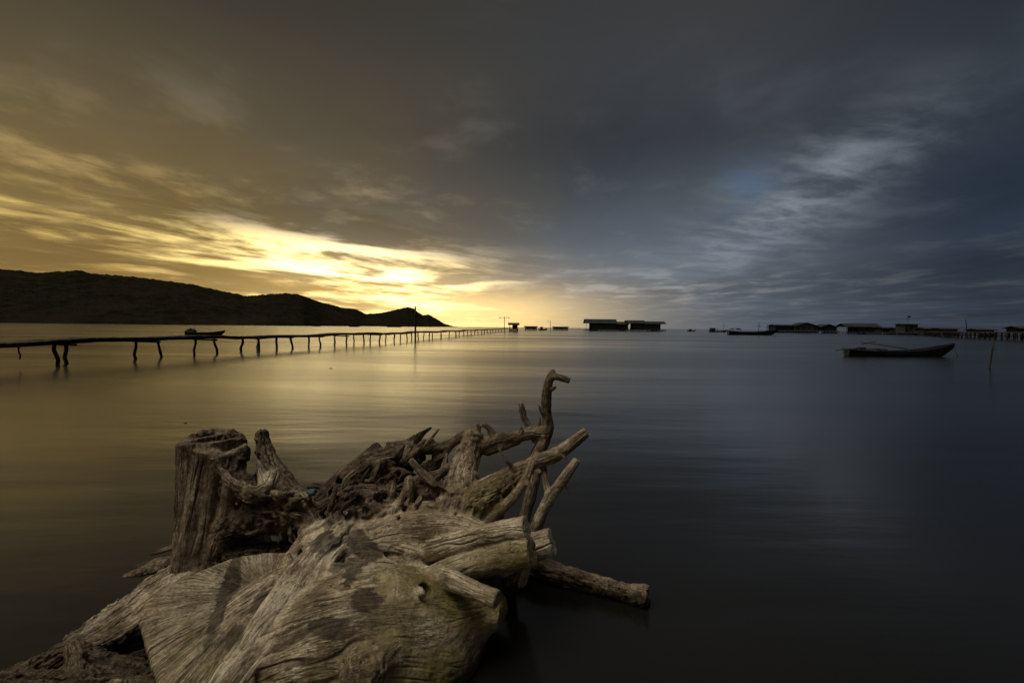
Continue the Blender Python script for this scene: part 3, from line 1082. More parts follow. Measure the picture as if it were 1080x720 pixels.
    # --- pitted crest of rotten wood
    for pts in ([(342, 532, 3.4, 13), (368, 508, 3.45, 17), (393, 497, 3.5, 22), (415, 490, 3.52, 20), (430, 478, 3.55, 14), (438, 463, 3.6, 5)],
                [(396, 473, 3.55, 6), (392, 485, 3.52, 12), (380, 505, 3.45, 18)],
                [(412, 471, 3.52, 6), (424, 474, 3.52, 9), (440, 480, 3.5, 10)],
                [(330, 552, 3.25, 20), (380, 540, 3.3, 26), (430, 535, 3.25, 22), (470, 535, 3.2, 22)],
                [(362, 528, 3.12, 9), (378, 520, 3.12, 10), (398, 522, 3.1, 10), (414, 527, 3.08, 8)],
                [(356, 545, 3.0, 9), (380, 537, 3.0, 8), (405, 540, 3.0, 8)],
                [(440, 472, 3.5, 5), (452, 468, 3.5, 5), (463, 474, 3.48, 6), (458, 488, 3.45, 7), (447, 497, 3.4, 7)],
                [(360, 515, 3.35, 10), (352, 528, 3.3, 10)],
                [(420, 500, 3.3, 7), (410, 512, 3.25, 9), (400, 525, 3.15, 8)],
                [(452, 512, 3.15, 6), (468, 524, 3.08, 6), (482, 522, 3.1, 7), (494, 512, 3.15, 7)]):
        L('crest', pts, 0.018, tone=0.72, rough=0.010)
    rr = random.Random(21)
    cx = [345, 362, 380, 398, 416, 432, 446, 462, 480]
    cy = [512, 500, 484, 476, 472, 466, 474, 488, 500]
    for i in range(95):                          # splinters, knots and strings of rotten wood
        x = rr.uniform(335, 492)
        ytop = np.interp(x, cx, cy)
        q = rr.random()
        y = ytop + 2 + (548 - ytop) * q
        Y = 3.46 - 0.50 * q
        a, l = rr.choice((rr.uniform(-1.2, -0.2), rr.uniform(-0.3, 0.8), rr.uniform(-1.3, -0.5))), rr.uniform(10, 34)
        L('crest', [(x, y, Y, rr.uniform(1.5, 4)), (x + l * .5 * math.cos(a) + rr.uniform(-4, 4), y + l * .5 * math.sin(a) + rr.uniform(-3, 3), Y - 0.02, rr.uniform(2, 5)),
                    (x + l * math.cos(a), y + l * math.sin(a), Y + 0.03, rr.uniform(0.8, 2.5))], 0.010, tone=rr.uniform(0.34, 0.92), rough=0.0055)
    for i in range(34):
        x = rr.uniform(350, 485)
        ytop = np.interp(x, cx, cy)
        q = rr.random()
        y = ytop + 8 + (546 - ytop - 8) * q
        Y = 3.40 - 0.46 * q
        L('crest', [(x, y, Y, rr.uniform(2, 5)), (x + rr.uniform(-8, 8), y + rr.uniform(-4, 4), Y - 0.08, rr.uniform(2, 6))], 0.010, carve=True, rough=0.012)
    L('crest', [(326, 513, 3.5, 2.5), (338, 512, 3.45, 4), (352, 516, 3.4, 6)], 0.01, tone=0.85, rough=0.006)
    L('root5', [(434, 486, 3.24, 3.6), (450, 503, 3.12, 4.6), (472, 521, 3.0, 3.4)], 0.006, tone=0.62, rough=0.003)
    L('root5', [(466, 525, 3.0, 2.6), (479, 518, 3.02, 3)], 0.005, tone=0.45, rough=0.003)
    for pts in ([(458, 524, 3.02, 11), (470, 528, 2.96, 9)], [(404, 509, 3.2, 6), (402, 513, 3.1, 5)], [(448, 480, 3.45, 7), (446, 484, 3.3, 7)],
                [(398, 524, 3.05, 4), (396, 530, 2.95, 4)], [(380, 527, 3.1, 5), (378, 530, 2.98, 5)], [(388, 478, 3.42, 5), (388, 482, 3.3, 5)], [(366, 545, 2.98, 4), (372, 548, 2.9, 4)]):
        L('crest', pts, 0.012, carve=True, rough=0.01)
    # --- the neck and the tangle of roots
    L('root6', [(503, 455, 3.40, 10), (497, 472, 3.38, 12), (490, 495, 3.30, 14), (484, 520, 3.15, 20), (480, 540, 3.05, 24)], 0.03, cut0=True, tone=0.50, rough=0.011)
    L('root6', [(508, 447, 3.38, 2.6), (515, 451, 3.38, 3.6), (519, 460, 3.38, 5), (512, 470, 3.38, 8)], 0.012, cut0=True, tone=0.6, rough=0.006)
    L('root6', [(497, 460, 3.40, 6), (489, 459, 3.43, 5), (478, 466, 3.45, 5), (462, 472, 3.45, 5), (444, 476, 3.48, 5)], 0.012, tone=0.68, rough=0.007)
    L('root6', [(490, 486, 3.33, 5), (478, 492, 3.35, 4.5), (462, 500, 3.35, 5), (445, 506, 3.3, 7)], 0.014, tone=0.62, rough=0.007)
    L('root6', [(478, 465, 3.44, 3.5), (470, 478, 3.44, 3), (458, 486, 3.42, 3)], 0.01, tone=0.65, rough=0.006)
    L('root7', [(512, 468, 3.38, 7), (524, 464, 3.38, 7), (542, 461, 3.38, 6.5), (560, 457, 3.38, 6.5), (574, 456, 3.38, 6)], 0.014, tone=0.60, rough=0.006)
    L('root7', [(514, 476, 3.37, 5), (530, 470, 3.37, 5), (546, 466, 3.37, 3.5)], 0.01, tone=0.66, rough=0.006)
    L('root8', [(583, 391, 3.38, 2.6), (579, 401, 3.38, 4.6), (576.5, 416, 3.38, 5.2), (576, 432, 3.38, 5.6), (578, 448, 3.38, 6.6), (574, 463, 3.38, 7.2), (567, 480, 3.38, 7.6),
                (565, 498, 3.37, 6.4), (560, 520, 3.35, 6.2), (553, 545, 3.32, 6.2), (544, 575, 3.28, 7), (535, 620, 3.25, 8)], 0.014, tone=0.60, rough=0.006)
    L('root8', [(580, 399, 3.38, 3.6), (586, 397, 3.37, 3.6), (594, 399, 3.36, 3.4), (601, 401.5, 3.36, 3.0)], 0.01, cut1=True, tone=0.66, rough=0.003)
    L('root8', [(577, 413, 3.38, 3), (583, 410, 3.36, 2.2), (586.5, 408, 3.36, 1.4)], 0.008, tone=0.62, rough=0.003)
    L('root9', [(549, 424, 3.45, 3.4), (552, 438, 3.45, 3.8), (557, 449, 3.43, 3.6), (564, 463, 3.41, 4)], 0.01, cut0=True, tone=0.62, rough=0.004)
    L('root9', [(569.5, 441, 3.42, 1.8), (568, 450, 3.41, 3), (566, 462, 3.4, 4)], 0.01, tone=0.62, rough=0.004)
    L('root10', [(497, 524, 3.12, 13), (515, 511, 3.14, 9), (536, 500, 3.16, 7.6), (555, 490.5, 3.17, 7), (570, 485, 3.17, 7.6), (586, 479, 3.16, 7.6), (602, 468, 3.14, 6.6), (619, 455, 3.12, 5.4)], 0.018, cut1=True, tone=0.46, rough=0.004)
    L('root10', [(500, 532, 3.05, 19), (520, 520, 3.1, 13), (542, 505, 3.14, 8), (558, 496, 3.16, 5)], 0.02, tone=0.55, rough=0.012, green=0.7)
    L('root11', [(565, 478, 3.2, 4.2), (558, 497, 3.1, 4.6), (548, 516, 3.06, 5.2), (536, 530, 3.04, 5.6), (522, 541, 3.02, 6.6), (508, 552, 3.0, 9)], 0.012, tone=0.46, rough=0.004, green=0.15)
    L('root12', [(609, 484, 2.98, 4.4), (603, 493, 2.98, 5), (592, 508, 3.0, 5.8), (581, 523, 3.02, 6.2), (572, 540, 3.04, 6.4), (564, 560, 3.06, 7.2), (556, 585, 3.08, 8), (548, 610, 3.1, 9)], 0.012, cut0=True, tone=0.38, rough=0.004)
    L('root12', [(573, 492, 3.2, 3.4), (575, 506, 3.12, 3.6), (579, 524, 3.03, 4)], 0.01, tone=0.5, rough=0.004)
    L('root13', [(533, 532, 3.14, 3.2), (528, 545, 3.14, 3.4), (522, 562, 3.14, 4)], 0.008, tone=0.6, rough=0.004)
    L('root13', [(545, 508, 3.16, 3.4), (538, 520, 3.14, 3.6), (530, 528, 3.1, 4)], 0.01, tone=0.6, rough=0.004)
    # broken spurs and rootlets
    for part, pts in (('root8', [(566, 500, 3.36, 4), (572, 496, 3.33, 2.4), (577, 489, 3.3, 1.0)]),
                      ('root8', [(578, 441, 3.38, 4), (571, 434, 3.36, 2), (568, 427, 3.35, 0.9)]),
                      ('root10', [(588, 478, 3.15, 5), (594, 480, 3.12, 2.6), (599, 486, 3.1, 1.0)]),
                      ('root10', [(542, 497, 3.15, 5), (538, 490, 3.13, 2.6), (532, 485, 3.12, 1.1)]),
                      ('root12', [(590, 510, 3.0, 4), (596, 513, 2.98, 2.2), (600, 519, 2.97, 1.0)]),
                      ('root7', [(546, 461, 3.37, 4.5), (550, 454, 3.35, 2.4), (549, 448, 3.34, 1.0)]),
                      ('root7', [(530, 466, 3.37, 4), (527, 474, 3.33, 2), (531, 482, 3.3, 1.2), (528, 490, 3.28, 0.8)]),
                      ('root11', [(552, 508, 3.07, 4), (558, 512, 3.04, 2), (561, 520, 3.02, 1.0)]),
                      ('root6', [(500, 462, 3.39, 5), (505, 452, 3.37, 3), (503, 447, 3.36, 1.4)]),
                      ('root6', [(490, 470, 3.36, 4), (483, 474, 3.34, 2.2), (480, 482, 3.32, 1.2), (474, 487, 3.32, 0.9)]),
                      ('root13', [(524, 555, 3.13, 3), (517, 560, 3.12, 2.2), (512, 566, 3.1, 1.4)])):
        L(part, pts, 0.010, tone=0.58, rough=0.004)
    # --- hollow trunk at the left
    top = (np.array(at(232, 462, 3.25)[:]), np.array(Vector((-0.10, 0.06, 1)).normalized()[:]))
    L('trunk', [(240, 618, 3.3, 54), (236, 588, 3.3, 47), (231, 552, 3.3, 40.5), (229, 512, 3.3, 38), (231, 476, 3.3, 38.5), (232, 440, 3.3, 40)], 0.04, tone=0.62, rough=0.007)['cuts'].append(top)
    for x0, x1, r0 in ((207, 206, 8), (222, 219, 6), (240, 232, 7)):
        L('trunk', [(x1 - 12, 602, 3.06, r0 * 1.9), (x0 - 6, 562, 3.06, r0 * 1.25), (x0 + 1, 515, 3.09, r0), (x0 + 7, 480, 3.09, r0 * 0.8)], 0.03, tone=0.55, rough=0.006)
    L('trunk', [(231, 430, 3.3, 28), (234, 470, 3.3, 28), (246, 505, 3.26, 26), (258, 525, 3.2, 16)], 0.015, carve=True, rough=0.010)
    # side opening below the rim, then the notch to the right of it
    L('trunk', [(240, 488, 2.98, 7), (256, 494, 2.98, 13), (264, 497, 3.02, 13)], 0.012, carve=True, rough=0.006)
    for y, r0 in ((440, 9), (456, 8.5), (470, 8), (483, 7), (494, 5)):
        L('trunk', [(265.5, y, 2.9, r0 * .85), (265.5, y, 3.3, r0), (265.5, y, 3.75, r0 * 1.1)], 0.012, carve=True, rough=0.006)
    L('trunk', [(193, 469, 3.26, 3), (203, 461, 3.42, 4), (220, 455.5, 3.53, 4), (238, 457, 3.54, 5), (250, 462, 3.5, 6)], 0.02, tone=0.58, rough=0.008)
    L('trunk', [(194, 472, 3.14, 3), (212, 477, 3.075, 4.5), (230, 481, 3.06, 4.5), (246, 477, 3.08, 4), (258, 471, 3.14, 4)], 0.025, tone=0.47, rough=0.007)
    L('trunk', [(228, 484, 3.085, 5), (241, 499, 3.07, 6), (252, 512, 3.06, 7), (266, 521, 3.06, 8), (278, 516, 3.10, 8), (285, 503, 3.18, 7)], 0.04, tone=0.48, rough=0.008)
    L('trunk', [(243, 489, 2.9, 6.5), (244, 489, 3.28, 9)], 0.010, carve=True, rough=0.006)
    L('trunk', [(258, 492, 2.9, 13), (255, 493, 3.30, 15)], 0.010, carve=True, rough=0.006)
    rr = random.Random(5)
    for i in range(16):
        a = rr.uniform(0, 6.28)
        x, y, Y = 229 + 36 * math.cos(a), 464 + 3 * math.sin(a) * -1, 3.3 - 0.23 * math.sin(a)
        y = hz(x) + (345 + (1.7 - 1.0) * FPX / Y - 345) + rr.uniform(-2, 3)
        L('trunk', [(x - 4, y - 4, Y, rr.uniform(2, 5)), (x + rr.uniform(-3, 5), y + rr.uniform(-2, 5), Y, rr.uniform(1.5, 4))], 0.012, carve=True, rough=0.008)
    L('trunk', [(222, 545, 2.93, 4), (228, 525, 2.92, 3.5), (226, 505, 2.94, 2)], 0.02, carve=True, rough=0.006)
    L('trunk', [(206, 580, 2.97, 3), (208, 550, 2.96, 3), (205, 520, 2.98, 2)], 0.02, carve=True, rough=0.006)
    L('trunk', [(246, 456, 3.48, 4), (255, 466, 3.46, 5.5), (257, 482, 3.45, 6)], 0.016, tone=0.8, rough=0.010)
    L('trunk', [(275, 455, 3.34, 5.5), (278, 468, 3.34, 7.5), (285, 490, 3.3, 10.5), (295, 510, 3.25, 15), (312, 532, 3.2, 16), (328, 552, 3.12, 17)], 0.03, cut0=True, tone=0.62, rough=0.009)
    L('trunk', [(273, 488, 3.2, 3), (276, 500, 3.16, 5), (280, 512, 3.1, 6)], 0.014, tone=0.45, rough=0.006)
    L('trunk', [(246, 556, 3.10, 17), (275, 545, 3.13, 18), (303, 548, 3.12, 15)], 0.03, tone=0.80, rough=0.011)
    L('trunk', [(190, 604, 3.2, 20), (240, 596, 3.1, 20), (300, 588, 3.1, 16)], 0.03, tone=0.74, rough=0.016)
    rr = random.Random(8)
    for i in range(34):                          # gnarled, stringy wood low on the hollow side
        x, y = rr.uniform(240, 318), rr.uniform(518, 565)
        a, l = rr.uniform(-0.5, 1.9), rr.uniform(7, 20)
        Y = 3.02 + 0.09 * rr.random() + 0.0010 * (565 - y)
        L('trunk', [(x, y, Y, rr.uniform(1.2, 3)), (x + l * .5 * math.cos(a) + rr.uniform(-3, 3), y + l * .5 * math.sin(a), Y - 0.03, rr.uniform(2, 5)), (x + l * math.cos(a), y + l * math.sin(a), Y + 0.02, rr.uniform(1.2, 3))],
          0.010, tone=rr.uniform(0.45, 0.95), rough=0.006)
    for i in range(14):
        x, y = rr.uniform(245, 315), rr.uniform(525, 568)
        L('trunk', [(x, y, 3.02, rr.uniform(2, 5)), (x + rr.uniform(-8, 8), y + rr.uniform(-5, 5), 2.96, rr.uniform(2, 5))], 0.010, carve=True, rough=0.010)
    L('trunk', [(262, 576, 2.98, 6), (288, 572, 2.9, 12), (310, 568, 2.95, 9)], 0.02, carve=True, rough=0.012)
    # --- knot holes
    L('mass', [(446, 624, 2.46, 8), (456, 628, 2.34, 8)], 0.012, carve=True, rough=0.006)
    L('mass', [(442, 622, 2.42, 4), (444, 625, 2.40, 4.5)], 0.006, tone=0.2, rough=0.003)
    L('mass', [(420, 626, 2.34, 3), (419, 632, 2.32, 3)], 0.01, carve=True, rough=0.006)
    L('mass', [(392, 708, 2.02, 5), (396, 712, 1.98, 5)], 0.012, carve=True, rough=0.01)
    # hollows in the front face and the slit under the short root
    L('mass', [(318, 678, 2.02, 8), (345, 678, 1.99, 11), (368, 680, 2.02, 7)], 0.05, carve=True, rough=0.006)
    L('mass', [(378, 627, 2.26, 6), (400, 626, 2.26, 6)], 0.035, carve=True, rough=0.006)
    L('mass', [(476, 630, 2.36, 5), (496, 638, 2.38, 6), (520, 645, 2.42, 5)], 0.018, carve=True, rough=0.006)
    L('mass', [(352, 612, 2.44, 5), (364, 616, 2.40, 5)], 0.03, carve=True, rough=0.006)
    # dark slits between the folds
    L('mass', [(452, 601, 2.72, 2.5), (485, 586, 2.62, 3), (520, 577, 2.58, 2)], 0.012, carve=True, rough=0.004)
    # dark stuff under the fan's left edge
    L('chunk2', [(118, 703, 2.5, 4), (140, 694, 2.55, 5), (165, 690, 2.6, 8), (200, 700, 2.6, 20)], 0.03, tone=0.8, rough=0.012)

    base = at(330, 640, 2.75)
    root = thing('driftwood_stump', 'huge uprooted tree stump of grey brown driftwood with hollow trunk and twisted roots', 'stump', (base.x, base.y, 0.0))
    names = {'mass': 'root_mass', 'ridge': 'ridge', 'fan': 'trunk_flare', 'crest': 'rotten_crest', 'trunk': 'hollow_trunk', 'chunk2': 'splinter'}
    for c in w.ch:
        if c['part'].startswith('root'):
            names[c['part']] = 'root'
    stains_shade = [(243, 622, 2.72, 34, 7, 0.95, 0.95), (287, 640, 2.6, 22, 13, 0.6, 0.9), (262, 664, 2.5, 20, 6, 0.3, 0.85),
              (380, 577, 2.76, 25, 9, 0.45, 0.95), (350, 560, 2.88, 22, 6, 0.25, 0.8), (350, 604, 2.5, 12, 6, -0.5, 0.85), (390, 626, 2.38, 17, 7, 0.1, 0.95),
              (342, 676, 2.13, 30, 9, 0.0, 0.95), (222, 662, 2.45, 18, 5, 1.0, 0.6)]  # first patch on this line paints the front hollow's shade; the rest are stains
    return root, w.build(names, lambda k: root, WOODM, stains_shade)


VOX = 0.008
STUMP, STUMP_PARTS = build_stump()


def separate_wood(name, label, cat, spec, stains_shade=(), sub=1, voxel=0.008):
    w = Wood(voxel)
    for s in spec:
        a, kw = s
        w.limb('a', a, **kw)
    made = w.build({'a': name}, lambda k: None, WOODM, stains_shade, sub)
    o = made[0]
    tag(o, label, cat)
    return o


up = np.array([0.1, -0.25, 1.0])
up /= np.linalg.norm(up)
separate_wood('driftwood_log', 'single grey driftwood log lying half sunk in the dark water, blunt end to the right', 'log',
              [([(520, 585, 3.55, 13), (548, 591, 3.5, 13), (566, 596, 3.45, 11.5), (590, 604.5, 3.35, 10), (617, 612, 3.27, 8.8), (645, 620, 3.2, 9.2), (668, 626, 3.14, 10.5), (683, 629.5, 3.1, 11)], dict(cut1=True, tone=0.56, rough=0.013)),
               ([(575, 592, 3.36, 1.5), (605, 601, 3.26, 2.2), (640, 613, 3.16, 2)], dict(k=0.008, carve=True, rough=0.006)),
               ([(560, 590, 3.42, 6), (590, 601, 3.32, 6), (620, 610, 3.24, 5)], dict(k=0.02, tone=0.5, rough=0.006)),
               ([(667, 620, 3.14, 4), (679, 619, 3.1, 4.5)], dict(k=0.02, tone=0.5, rough=0.004))])
separate_wood('driftwood_slab', 'broad cracked slab of weathered wood sloping to the water left of the stump', 'wood slab',
              [([(236, 592, 3.12, 22), (192, 612, 3.0, 31), (152, 638, 2.84, 30), (112, 664, 2.7, 27), (72, 684, 2.58, 17)], dict(flat=(up, 0.3), cut1=True, tone=0.46, rough=0.013)),
               ([(150, 652, 2.68, 7), (122, 668, 2.6, 9), (84, 682, 2.52, 7)], dict(flat=(up, 0.4), k=0.012, tone=0.5, rough=0.010)),
               ([(226, 598, 2.98, 2), (196, 610, 2.86, 2.5), (160, 622, 2.78, 3), (118, 640, 2.68, 2.6), (96, 652, 2.62, 2)], dict(k=0.006, carve=True, rough=0.006)),
               ([(168, 634, 2.72, 2.5), (140, 640, 2.70, 3), (104, 652, 2.64, 2.6)], dict(k=0.006, carve=True, rough=0.006)),
               ([(190, 622, 2.8, 2.5), (176, 640, 2.7, 3), (166, 650, 2.6, 2)], dict(k=0.006, carve=True, rough=0.006))])
separate_wood('bark_fragment', 'short dark piece of broken wood at the waterline behind the cracked slab', 'wood fragment',
              [([(205, 584, 3.3, 8), (175, 594, 3.25, 9), (150, 602, 3.2, 7), (134, 606, 3.17, 4)], dict(flat=(up, 0.6), tone=0.62, rough=0.010)),
               ([(170, 590, 3.28, 3), (145, 597, 3.24, 3)], dict(k=0.01, tone=0.7, rough=0.006))])
separate_wood('twig', 'thin dark sliver of wood floating beside the hollow trunk', 'twig',
              [([(202, 572, 3.5, 5), (182, 577, 3.48, 4), (160, 584, 3.45, 2.5)], dict(flat=(up, 0.6), tone=0.7, rough=0.006))])
separate_wood('driftwood_chunk', 'dark gnarled chunk of driftwood in the bottom left corner', 'wood chunk',
              [([(-25, 738, 2.3, 22), (25, 718, 2.35, 19), (62, 696, 2.42, 15), (80, 684, 2.42, 10)], dict(tone=0.66, rough=0.012)),
               ([(76, 684, 2.38, 8), (80, 705, 2.3, 9), (84, 735, 2.2, 10)], dict(k=0.02, tone=0.62, rough=0.010)),
               ([(86, 692, 2.42, 12), (118, 708, 2.4, 16), (150, 716, 2.38, 18), (185, 730, 2.35, 22)], dict(tone=0.76, rough=0.014)),
               ([(20, 735, 2.25, 24), (80, 735, 2.25, 26), (150, 745, 2.25, 26)], dict(tone=0.72, rough=0.012))])


def teal_scrap():
    bm = bmesh.new()
    bmesh.ops.create_icosphere(bm, subdivisions=3, radius=1.0)
    c = at(329, 519, 3.12)
    for v in bm.verts:
        n = pnoise(np.array([[v.co.x * 1.7 + 4, v.co.y * 1.7, v.co.z * 1.7]]))[0]
        n2 = pnoise(np.array([[v.co.x * 5 + 4, v.co.y * 5, v.co.z * 5]]))[0]
        v.co *= 1 + 0.35 * n + 0.18 * n2
        v.co = Vector((v.co.x * 0.030, v.co.y * 0.028, v.co.z * 0.022))
    me = bpy.data.meshes.new('net_scrap')
    bm.to_mesh(me)
    bm.free()
    for p in me.polygons:
        p.use_smooth = True
    me.materials.append(M['net_teal'])
    o = bpy.data.objects.new('net_scrap', me)
    o.location = c
    COL.objects.link(o)
    tag(o, 'crumpled teal net scrap wedged between the hollow trunk and the rotten crest', 'net scrap')


teal_scrap()


# ------------------------------------------------------------------ the long jetty on the left
def zrow(px, row, Y):
    return at(px, row, Y).z


def along(poly, px):
    """where the sight line of column px crosses a ground polyline (ray in plan)"""
    d = ray(px, hz(px))
    tx, ty = d.x, d.y
    for (a, b) in zip(poly[:-1], poly[1:]):
        ex, ey = b[0] - a[0], b[1] - a[1]
        den = tx * ey - ty * ex
        if abs(den) < 1e-9:
            continue
        s = (a[0] * ey - a[1] * ex) / den
        q = (a[0] * ty - a[1] * tx) / den
        if -1e-6 <= q <= 1 + 1e-6 and s > 0:
            return Vector((tx * s, ty * s, 0)), Vector((ex, ey, 0)).normalized()
    return None, None


def smooth_poly(poly, step):
    out = []
    for (a, b) in zip(poly[:-1], poly[1:]):
        n = max(1, int(math.hypot(b[0] - a[0], b[1] - a[1]) / step))
        for i in range(n):
            out.append((a[0] + (b[0] - a[0]) * i / n, a[1] + (b[1] - a[1]) * i / n))
    out.append(poly[-1])
    return out


def crooked(p0, p1, r0, r1, rnd, amt=0.05, seg=7, n=5):
    pts, rad = [], []
    for i in range(n):
        t = i / (n - 1)
        j = amt * math.sin(t * math.pi)
        p = Vector(p0).lerp(Vector(p1), t) + Vector((rnd.uniform(-j, j), rnd.uniform(-j, j), 0))
        pts.append(p)
        rad.append((r0 + (r1 - r0) * t) * rnd.uniform(0.88, 1.12))
    return MB().tube(pts, rad, seg)


def make_jetty():
    rnd = random.Random(4)
    poly = [(-22.5, 7), (-19.6, 14), (-18.5, 18.4), (-18.0, 24), (-16.7, 33.5), (-14.2, 44.5), (-11.9, 66), (-9.8, 102), (-5.2, 180), (-1.2, 245)]
    root = thing('jetty', 'long low timber jetty on crooked thin posts crossing the golden water to the horizon', 'jetty', (-18.5, 18.4, 0))
    off = -Vector(root.location)
    deck_z = 1.0
    sp = smooth_poly(poly, 0.24)
    mb = MB()
    for (a, b) in zip(sp[:-1], sp[1:]):
        t = Vector((b[0] - a[0], b[1] - a[1], 0))
        far = a[1] > 110
        n = Vector((-t.y, t.x, 0)).normalized()
        w = 0.55 + rnd.uniform(-0.05, 0.05)
        sag = 0.05 * math.sin(a[1] * 0.31) + 0.03 * math.sin(a[1] * 0.9 + 1)
        z = deck_z + sag + rnd.uniform(-0.012, 0.012)
        A, B = Vector((a[0], a[1], z)) + off, Vector((a[0], a[1], z)) + t * 0.93 + off
        k = len(mb.v)
        th = 0.04
        for zz in (-th, 0):
            for p in (A - n * w, A + n * w, B + n * w, B - n * w):
                mb.v.append((p.x, p.y, p.z + zz))
        for q in ((3, 2, 1, 0), (4, 5, 6, 7), (0, 1, 5, 4), (1, 2, 6, 5), (2, 3, 7, 6), (3, 0, 4, 7)):
            mb.f.append(tuple(k + i for i in q))
    mb.build('deck', M['deck_wood'], root)
    for sd in (-1, 1):
        pts, rad = [], []
        for (a, b) in list(zip(sp[:-1], sp[1:]))[::5]:
            t = Vector((b[0] - a[0], b[1] - a[1], 0)).normalized()
            n = Vector((-t.y, t.x, 0))
            sag = 0.05 * math.sin(a[1] * 0.31) + 0.03 * math.sin(a[1] * 0.9 + 1)
            pts.append(Vector((a[0], a[1], deck_z - 0.10 + sag + rnd.uniform(-0.02, 0.02))) + n * 0.42 * sd + off)
            rad.append(rnd.uniform(0.065, 0.095))
        MB().tube(pts, rad, 6).build('beam', M['post_wood'], root)
    # legs: (column at the top, lean of the foot in px, thickness)
    legs = [(57, 3, .085), (68, 6, .10), (143, 1, .08), (165, 7, .08), (206, -1, .08), (226, 4, .08), (256, -1, .085), (272, 1, .08),
            (271, 3, .07), (292, 0, .085), (306, 3, .09), (325.5, 0, .085), (337, 2, .08), (353.5, -1, .08), (365, 1.5, .085), (373, 0, .07),
            (383, 1, .08), (391, -.5, .075), (400.5, .3, .09), (407, -.3, .07), (416, .4, .085), (422, -.4, .075), (429, 1.3, .075), (434, 0, .08),
            (441, .8, .08), (447, -.6, .07), (453, .4, .08), (456, -.5, .08), (465, 1, .11), (474, 0, .08), (481, .2, .10), (484.5, -.2, .08),
            (489, .3, .08), (493, 0, .09), (497, .2, .09), (501, 0, .08), (504, .2, .08), (508, 0, .10), (511, .1, .10), (514, 0, .10), (517, .1, .10), (520, 0, .1), (523, 0, .1), (526, 0, .12), (529, 0, .12), (532, 0, .12)]
    for k, (px, lean, r) in enumerate(legs):
        p, t = along(poly, px)
        if p is None:
            continue
        n = p * ((0.30 if k % 2 else -0.30) / p.y)
        right = Vector((1, 0, 0)) * (lean * p.y / FPX)
        sag = 0.05 * math.sin(p.y * 0.31) + 0.03 * math.sin(p.y * 0.9 + 1)
        r *= 0.74 + min(p.y / 150, 0.8) * 0.45
        o = crooked(p + n + Vector((0, 0, deck_z - 0.05 + sag)) + off, p + n + right + Vector((0, 0, -0.5)) + off, r * 0.95, r, rnd, 0.06 + r * .3)
        o.build('leg', M['post_wood'], root, True)
    for k, px in enumerate((62, 154, 216, 264, 300, 332, 360, 395, 419)):        # cross pieces under the deck
        p, t = along(poly, px)
        n = Vector((-t.y, t.x, 0))
        crooked(p - n * 0.75 + Vector((0, 0, deck_z - 0.2)) + off, p + n * 0.75 + Vector((0, 0, deck_z - 0.18)) + off, .05, .05, rnd, 0.02).build('cross_beam', M['post_wood'], root, True)
    # a loose pole tied under the nearest span
    a, b = at(-10, 366, 18.6), at(98, 360.5, 21.6)
    crooked(a + off, b + off, 0.05, 0.03, rnd, 0.03).build('loose_pole', M['post_wood'], root, True)
    p, t = along(poly, 20.5)
    crooked(at(20, 361, p.y) + off, at(21, 379, p.y) + off, 0.035, 0.02, rnd, 0.02).build('hanging_stick', M['post_wood'], root, True)
    return poly


JETTY = make_jetty()
rnd = random.Random(77)


def pole_thing(name, label, cat, px0, top, px1, bot, Y, r, seg=8, material='post_wood', amt=0.03, n=5):
    a, b = at(px1, bot, Y), at(px0, top, Y)
    o = crooked(Vector((0, 0, -0.6)), b - Vector((a.x, a.y, 0)), r, r * 0.75, rnd, amt, seg, n).build(name, M[material], None, True)
    o.location = (a.x, a.y, 0)
    return tag(o, label, cat)


p, _ = along(JETTY, 438)
pole_thing('mooring_post', 'tall thin dark post standing against the jetty below the hill saddle', 'post', 438, 323, 438, 363, p.y - 0.9, 0.13, amt=0.04)
pole_thing('stake', 'lone crooked stake leaning out of the water right of the longtail boat', 'stake', 1048.2, 360, 1041, 388, 24.5, 0.040, amt=0.085, n=6)


def lamp_post(px, top, bot, Y, arms, label):
    a = at(px, bot, Y)
    h = zrow(px, top, Y)
    root = thing('lamp_post', label, 'lamp post', (a.x, a.y, 0), 0, 'lamp posts near the jetty end')
    MB().tube([(0, 0, 0), (0, 0, h)], [0.16, 0.10], 8).build('pole', M['pole_metal'], root)
    for s in arms:
        MB().tube([(0, 0, h * 0.86), (s * 0.9, 0, h * 0.93), (s * 1.7, 0, h * 0.92)], [0.08, 0.07, 0.06], 6).build('arm', M['pole_metal'], root)
        MB().prism([(s * 1.4, h * 0.91), (s * 2.3, h * 0.92), (s * 2.3, h * 0.885), (s * 1.4, h * 0.87)], 'y', -0.18, 0.18).build('lamp_head', M['lamp_glass'], root)


lamp_post(532, 333.5, 348, 205, (-1, 1), 'two armed lamp post at the far end of the long jetty')
lamp_post(580.5, 338, 347.5, 300, (-1,), 'short one armed lamp post between the jetty end and the big stilt houses')


